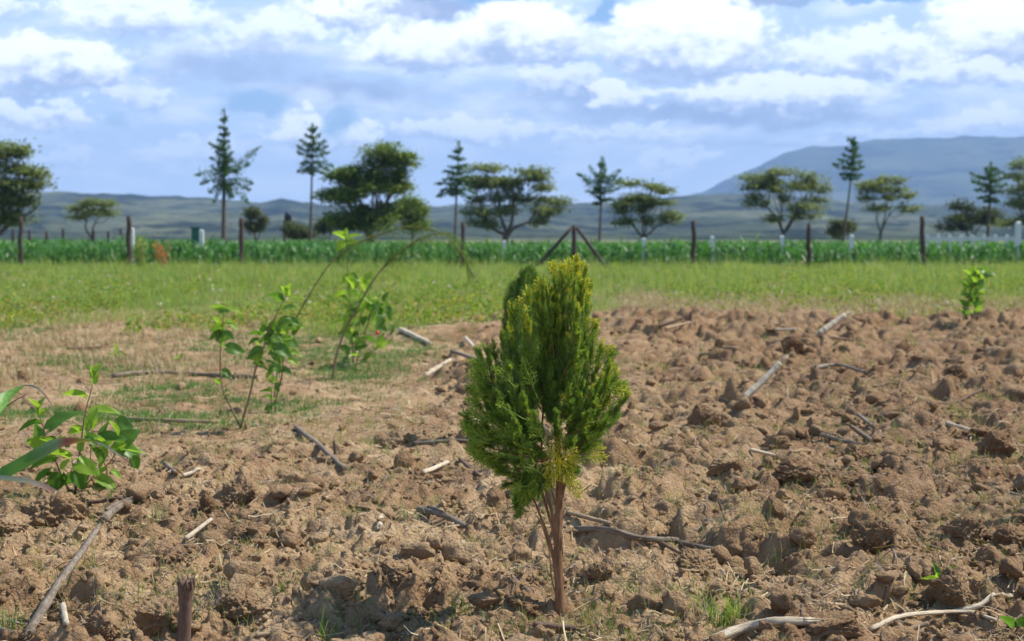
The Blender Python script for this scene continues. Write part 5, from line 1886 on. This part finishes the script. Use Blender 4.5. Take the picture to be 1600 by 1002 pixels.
Ya = Yt + .6
arch('feathery seedling arching highest and widest to the right above the meadow', Ya, [(428, 632), (432, 590), (440, 540), (462, 498), (490, 450), (520, 408), (560, 380), (600, 364), (640, 355), (680, 362), (712, 385), (728, 410), (738, 432)],
     .0062, .0010, (.42, 260), .9, 1)
Yc = ground(520, 590)[1]
arch('shorter feathery seedling leaning right behind the shrubs', Yc, [(519, 592), (526, 555), (540, 515), (562, 475), (582, 440), (605, 412), (630, 392), (655, 374), (690, 366), (720, 378)], .0095, .0014, (.50, 200), 1.0, 2)
Yd = ground(555, 570)[1]
lv = []
rng = np.random.default_rng(44)
stem_pts = [(552, 560), (549, 520), (546, 470), (543, 420), (541, 385)]
for i in range(64):
    if i < 44:
        px, py = rng.uniform(538, 612), rng.uniform(440, 555)
        if px > 585 and py < 470: py += 40
    else:
        px, py = rng.uniform(536, 560), rng.uniform(425, 560)
    lv.append((px, py, rng.uniform(0, 360), rng.uniform(13, 22), rng.uniform(10, 18), int(rng.random() < .45), rng.uniform(20, 80), rng.normal(0, .08)))
lv += [(540, 372, 150, 20, 14, 1, 50, 0), (541, 372, 20, 22, 12, 1, 40, 0), (540, 368, 90, 12, 12, 1, 60, 0), (539, 378, 220, 18, 15, 1, 60, 0), (543, 378, 350, 18, 12, 1, 50, 0)]
r_ = shrub('mulberry_shrub', 'leafy shrub with one tall bare shoot and a red berry, behind the leaning seedling', Yd,
           [([(552, 570, 0)] + [(p[0], p[1], 0) for p in stem_pts] + [(540, 370, 0)], .008, .002),
            ([(556, 570, 0), (570, 520, 0), (585, 480, 0), (596, 455, 0)], .006, .002),
            ([(556, 570, 0), (585, 545, 0), (610, 520, 0), (622, 500, 0)], .005, .002),
            ([(550, 570, 0), (560, 520, .05), (566, 470, .05), (562, 430, .05)], .005, .002)],
           lv, seed=4, base=(554, 575), stem_mat='shrub_stem')
V_, F_ = ico(2)
mb = MB(); mb.add(V_ * .014 * np.array([1, 1, 1.3]) + at(590, 520, Yd - .1), F_); mb.build('berry', M['flower'], r_)

# small plant at the right edge of the grass
Yr = ground(1520, 500)[1]
rng = np.random.default_rng(45)
lv = []
for i in range(60):
    t = rng.random()
    lv.append((1516 + 10 * t + rng.normal(0, 7), 495 - 72 * t, rng.uniform(-10, 190), rng.uniform(9, 16), rng.uniform(6, 10), int(rng.random() < .35), rng.uniform(20, 80), rng.normal(0, .08)))
lv += [(1530, 432, 5, 18, 8, 0, 40, 0), (1538, 430, 15, 16, 8, 0, 40, 0)]
shrub('leafy_seedling', 'small green plant at the grass edge on the right, out of focus', Yr,
      [([(1510, 500, 0), (1514, 470, 0), (1522, 440, 0), (1526, 420, 0)], .012, .004), ([(1528, 500, 0), (1528, 470, 0), (1532, 445, 0)], .010, .004), ([(1506, 500, 0), (1512, 480, 0), (1516, 455, 0)], .01, .004)],
      lv, 'seedling', seed=5, base=(1518, 500), stem_mat='shrub_stem')

# small weeds on the soil
def rosette(px, py, hpx, n, label, name, mats, seed, w=.35):
    rng = np.random.default_rng(seed)
    g = ground(px, py)
    Y = g[1]
    lv = []
    for i in range(n):
        a = rng.uniform(20, 160)
        lv.append((px + rng.normal(0, hpx * .08), py - hpx * .3 * rng.random(), a, hpx * (.5 + .5 * rng.random()), hpx * w * (.7 + .5 * rng.random()), int(rng.random() < .7), rng.uniform(10, 80), rng.normal(0, .01)))
    shrub(name, label, Y, [([(px, py + 2, 0), (px + 1, py - hpx * .4, 0)], .0016, .001)], lv, 'weed', seed=seed, base=(px, py), stem_mat='shrub_stem')


rosette(1474, 918, 34, 11, 'bright green lobed weed left of the tall clod in the lower right', 'weed_plant', None, 31)
rosette(1588, 985, 34, 2, 'single round bright leaf at the right edge near the bottom', 'weed_plant', None, 32, w=.7)
rosette(285, 505, 14, 6, 'small yellowish green weed among the dry grass', 'weed_plant', None, 33, .5)
rosette(183, 560, 20, 8, 'dark leafy weed among dry grass at left', 'weed_plant', None, 34, .4)
rosette(280, 565, 12, 7, 'small bright green weed beyond the longest level stalk', 'weed_plant', None, 35, .5)
rosette(793, 640, 14, 6, 'small green weed hidden beside the cypress foliage', 'weed_plant', None, 36, .5)


def tuft(px, py, wpx, hpx, n, mat, label, seed, name='grass_tuft', cat='grass tuft', lean=(.1, .9), bw=.0035, lie=0.0):
    rng = np.random.default_rng(seed)
    g = ground(px, py)
    sc = g[1] / F
    x = g[0] + rng.normal(0, wpx * sc * .28, n)
    y = g[1] + rng.normal(0, wpx * sc * .2, n)
    z = height(x, y) - .003 + lie
    H = hpx * sc * (.35 + .65 * rng.random(n))
    az = rng.random(n) * 2 * pi
    mb = MB()
    blades(mb, np.stack([x, y, z], 1), H, np.full(n, bw) * (.6 + .6 * rng.random(n)), az, lean[0] + (lean[1] - lean[0]) * rng.random(n), 5, curl=.9, twist=az + pi / 2 + rng.normal(0, .5, n))
    o = mb.build(name, M[mat], smooth=False, loc=tuple(g))
    tag(o, label, cat)


M['lime'] = leaf_mat('lime_grass', [(0.12, 0.24, 0.03), (0.22, 0.33, 0.05), (0.38, 0.40, 0.12), (0.16, 0.28, 0.04)], .4, 1.3, .5)
tuft(1132, 972, 78, 56, 130, 'lime', 'bright green grass tuft on the soil right of the trunk, near the bottom', 1)
tuft(1090, 975, 40, 35, 30, 'straw', 'sparse yellow grass wisps left of the bright green tuft', 2)
tuft(715, 965, 60, 52, 34, 'lime', 'thin green grass blades left of the cypress base', 3, bw=.003)
tuft(20, 978, 60, 46, 46, 'short', 'dark green grass tuft in the bottom left corner', 4)
tuft(252, 812, 30, 34, 46, 'short', 'fine green grass sprig right of the diagonal stalk top', 5, bw=.0022)
tuft(290, 842, 16, 30, 16, 'lime', 'few upright green blades left of the cream stalk piece', 6, bw=.0022)
tuft(510, 1000, 34, 62, 12, 'lime', 'long green blades rising from the bottom edge left of the shadow', 7, lean=(.1, .6), bw=.006)
tuft(940, 990, 50, 44, 50, 'sprig', 'grey green grass tuft just right below the trunk', 8, bw=.0022)
tuft(935, 985, 46, 50, 26, 'straw', 'bleached dry grass standing with the grey green tuft', 9, bw=.002)
tuft(440, 925, 30, 18, 40, 'lime', 'small patch of fresh green on the slab in the lower left', 10, bw=.002)
tuft(268, 990, 16, 44, 20, 'short', 'soft green weed in front of the upright broken stalk', 11, bw=.004, lean=(.05, .3))
tuft(1450, 735, 80, 34, 120, 'root', 'dry dark root tuft on the right', 12, bw=.0022, lean=(.2, 1.6), name='root_tuft', cat='root tuft')
tuft(1550, 790, 110, 30, 170, 'straw', 'greyish dry root mat near the right edge', 13, bw=.0016, lean=(.4, 1.6), name='root_tuft', cat='root tuft')
tuft(345, 950, 44, 44, 110, 'root', 'wiry root bundle hanging over the slab in the lower left', 14, bw=.0018, lean=(.6, 2.0), name='root_tuft', cat='root tuft')
tuft(1260, 935, 150, 26, 260, 'root', 'tangled dark root mat in the lower right soil', 15, bw=.0016, lean=(.6, 1.7), name='root_tuft', cat='root tuft')
tuft(390, 712, 46, 18, 60, 'root', 'small dark root tuft below the V shaped shrub', 16, bw=.002, lean=(.4, 1.5), name='root_tuft', cat='root tuft')
tuft(800, 870, 90, 30, 150, 'root', 'thin root tangle left of the cypress stems', 17, bw=.0014, lean=(.4, 1.6), name='root_tuft', cat='root tuft')
tuft(740, 850, 60, 28, 60, 'sprig', 'green grass sprigs left of the thin cypress stems', 18, bw=.0022)
tuft(970, 745, 80, 30, 80, 'sprig', 'patch of green sprigs right below the cypress crown', 19, bw=.0025)
tuft(1195, 810, 90, 30, 90, 'sprig', 'patch of pale green sprigs right of the split grey stalk', 20, bw=.0022)
tuft(1010, 885, 30, 40, 34, 'straw', 'whitish dry grass tuft hanging on the clod right of the trunk', 21, bw=.002, lean=(.5, 1.8))
tuft(570, 582, 90, 24, 150, 'short', 'dense green grass clump under the leaning seedling', 22, bw=.006)
tuft(640, 600, 40, 12, 40, 'straw', 'small straw wisps left of the whitish broken stalk', 23, bw=.003)
tuft(640, 810, 40, 20, 60, 'short', 'small green tuft beside the thick weathered stalk', 24, bw=.002)
tuft(1500, 655, 60, 40, 60, 'sprig', 'thin green sprigs beside the leaning twig on the right', 25, bw=.003)

# long grass blades entering at the left edge
def long_blade(pl, Y, w, mat, label, seed):
    P = [at(p[0], p[1], Y + p[2]) for p in pl]
    C = spline(P, 30)
    T = unit(np.gradient(C, axis=0))
    side = unit(np.cross(T, np.array([0, 1.0, .25])))
    t = np.linspace(0, 1, 30)
    ww = w * np.minimum(1, (1 - t) * 2.2 + .03) * np.minimum(1, .5 + t * 2) * Y / F / 2
    crease = np.cross(T, side) * (ww * .35)[:, None]
    V = np.stack([C - side * ww[:, None], C + crease, C + side * ww[:, None]], 1).reshape(-1, 3)
    f = []
    for i in range(29):
        for j in range(2):
            a = i * 3 + j
            f.append((a, a + 1, a + 4, a + 3))
    mb = MB()
    mb.add(V, f)
    o = mb.build('leaf', M[mat], blade_root)
    o['label'] = label


m_, nb_ = new_mat('maize_blade')
p_ = pos(nb_)
sx_ = nb_.node('ShaderNodeSeparateXYZ'); nb_.put(sx_.inputs[0], p_)
c_ = nb_.mix(nb_.smooth(nb_.noise(p_, 60, 3), .4, .6), (0.10, 0.26, 0.04), (0.18, 0.34, 0.07))
M['blade'] = finish(m_, nb_, c_, .45, transl=.35, tcol=c_)
m_, nb_ = new_mat('red_tinged_blade')
p_ = pos(nb_)
g_ = nb_.node('ShaderNodeTexCoord'); x_ = nb_.node('ShaderNodeSeparateXYZ'); nb_.t.links.new(g_.outputs['Generated'], x_.inputs[0])
c_ = nb_.ramp(S(nb_, x_.outputs[0]) + (nb_.noise(p_, 60, 3) - .5) * .08, [(.45, (0.10, 0.26, 0.05)), (.68, (0.20, 0.30, .14)), (.76, (0.34, 0.10, .08)), (.82, (0.33, 0.18, .07)), (.90, (0.36, 0.38, .06))])
M['blade_red'] = finish(m_, nb_, c_, .5, transl=.3, tcol=c_)
m_, nb_ = new_mat('faded_blade')
g_ = nb_.node('ShaderNodeTexCoord'); x_ = nb_.node('ShaderNodeSeparateXYZ'); nb_.t.links.new(g_.outputs['Generated'], x_.inputs[0])
c_ = nb_.ramp(S(nb_, x_.outputs[0]) + (nb_.noise(pos(nb_), 60, 3) - .5) * .1, [(.35, (0.26, 0.34, 0.24)), (.6, (0.48, 0.43, .33)), (.85, (0.50, 0.24, .20))])
M['blade_pale'] = finish(m_, nb_, c_, .6, transl=.25, tcol=c_)
Yl = Yb - .25
bx_ = at(-70, 800, Yl)
blade_root = empty('wild_grass_plant', (bx_[0], Yl, hz(bx_[0], Yl)), 'wild grass plant just beyond the left edge, its long blades arching into the photo', 'grass plant')
long_blade([(-60, 690, -.3), (-15, 645, -.1), (10, 620, 0), (40, 601, .05)], Yl, 22, 'blade', 'broad green grass blade cut by the left edge, pointing up right', 1)
long_blade([(-50, 765, -.1), (0, 742, 0), (45, 718, 0), (85, 695, .02), (120, 688, .04), (150, 690, .06)], Yl, 20, 'blade_red', 'green blade turning red and arching over the big leaved shrub', 2)
long_blade([(-40, 740, 0), (0, 746, 0), (45, 752, 0), (85, 768, 0), (108, 790, 0), (118, 812, 0)], Yl - .1, 9, 'blade_pale', 'faded greyish blade turning pink and drooping over the crumbly mound', 3)
long_blade([(36, 602, 0), (55, 605, .02), (72, 620, .04), (84, 640, .05)], Yl, 4, 'blade_pale', 'dry curled tip hanging from the broad green blade', 4)
long_blade([(150, 690, .06), (170, 700, .06), (200, 722, .06), (204, 730, .06)], Yl, 4, 'blade_pale', 'thin dry blade trailing right across the big leaved shrub', 5)
mb = MB()
C = spline([at(-30, 670, Yl), at(0, 643, Yl), at(20, 628, Yl), at(41, 617, Yl)], 12)
tube(mb, C, np.linspace(.0032, .0016, 12), 7, rough=.2, rng=np.random.default_rng(3))
o = mb.build('bare_twig', M['stalk_brown'], loc=tuple(C[0]))
tag(o, 'thin bare dark twig cut by the left edge below the broad blade', 'twig')

# rust coloured weed and yellow green weed in front of the maize
def tall_weed(px, top, bot, wpx, D, mat, label, seed, lean=0):
    rng = np.random.default_rng(seed)
    b = at(px, bot, D); b[2] = hz(b[0], D)
    root = empty('tall_weed', tuple(b), label, 'weed')
    sb, lb_ = MB(), MB()
    for k in range(7):
        t = at(px + lean + rng.normal(0, wpx * .25), top + rng.random() * 14, D + rng.normal(0, .2))
        C = spline([b, b * .5 + t * .5 + rng.normal(0, .05, 3), t], 7)
        tube(sb, C, np.linspace(.014, .005, 7), 4, cap=False)
        n = 60
        i = rng.integers(1, 7, n)
        P = C[i] + rng.normal(0, .07, (n, 3))
        A = unit(rng.normal(0, 1, (n, 3))); B = unit(np.cross(A, rng.normal(0, 1, (n, 3))))
        s = (.03 + .03 * rng.random(n))[:, None]
        quads(lb_, P, A * s, B * s * .4)
    sb.build('stem', M['stalk_tan'], root)
    lb_.build('leaves', M[mat], root, smooth=False)


tall_weed(258, 374, 413, 34, 49, 'rust', 'rust orange dry weed in front of the maize at left', 1, lean=-6)
tall_weed(222, 372, 412, 34, 49.5, 'lime', 'pale yellow green weed just left of the rust orange one', 2)
print('objects', len(bpy.data.objects), 'polys', sum(len(o.data.polygons) for o in bpy.data.objects if o.type == 'MESH'))
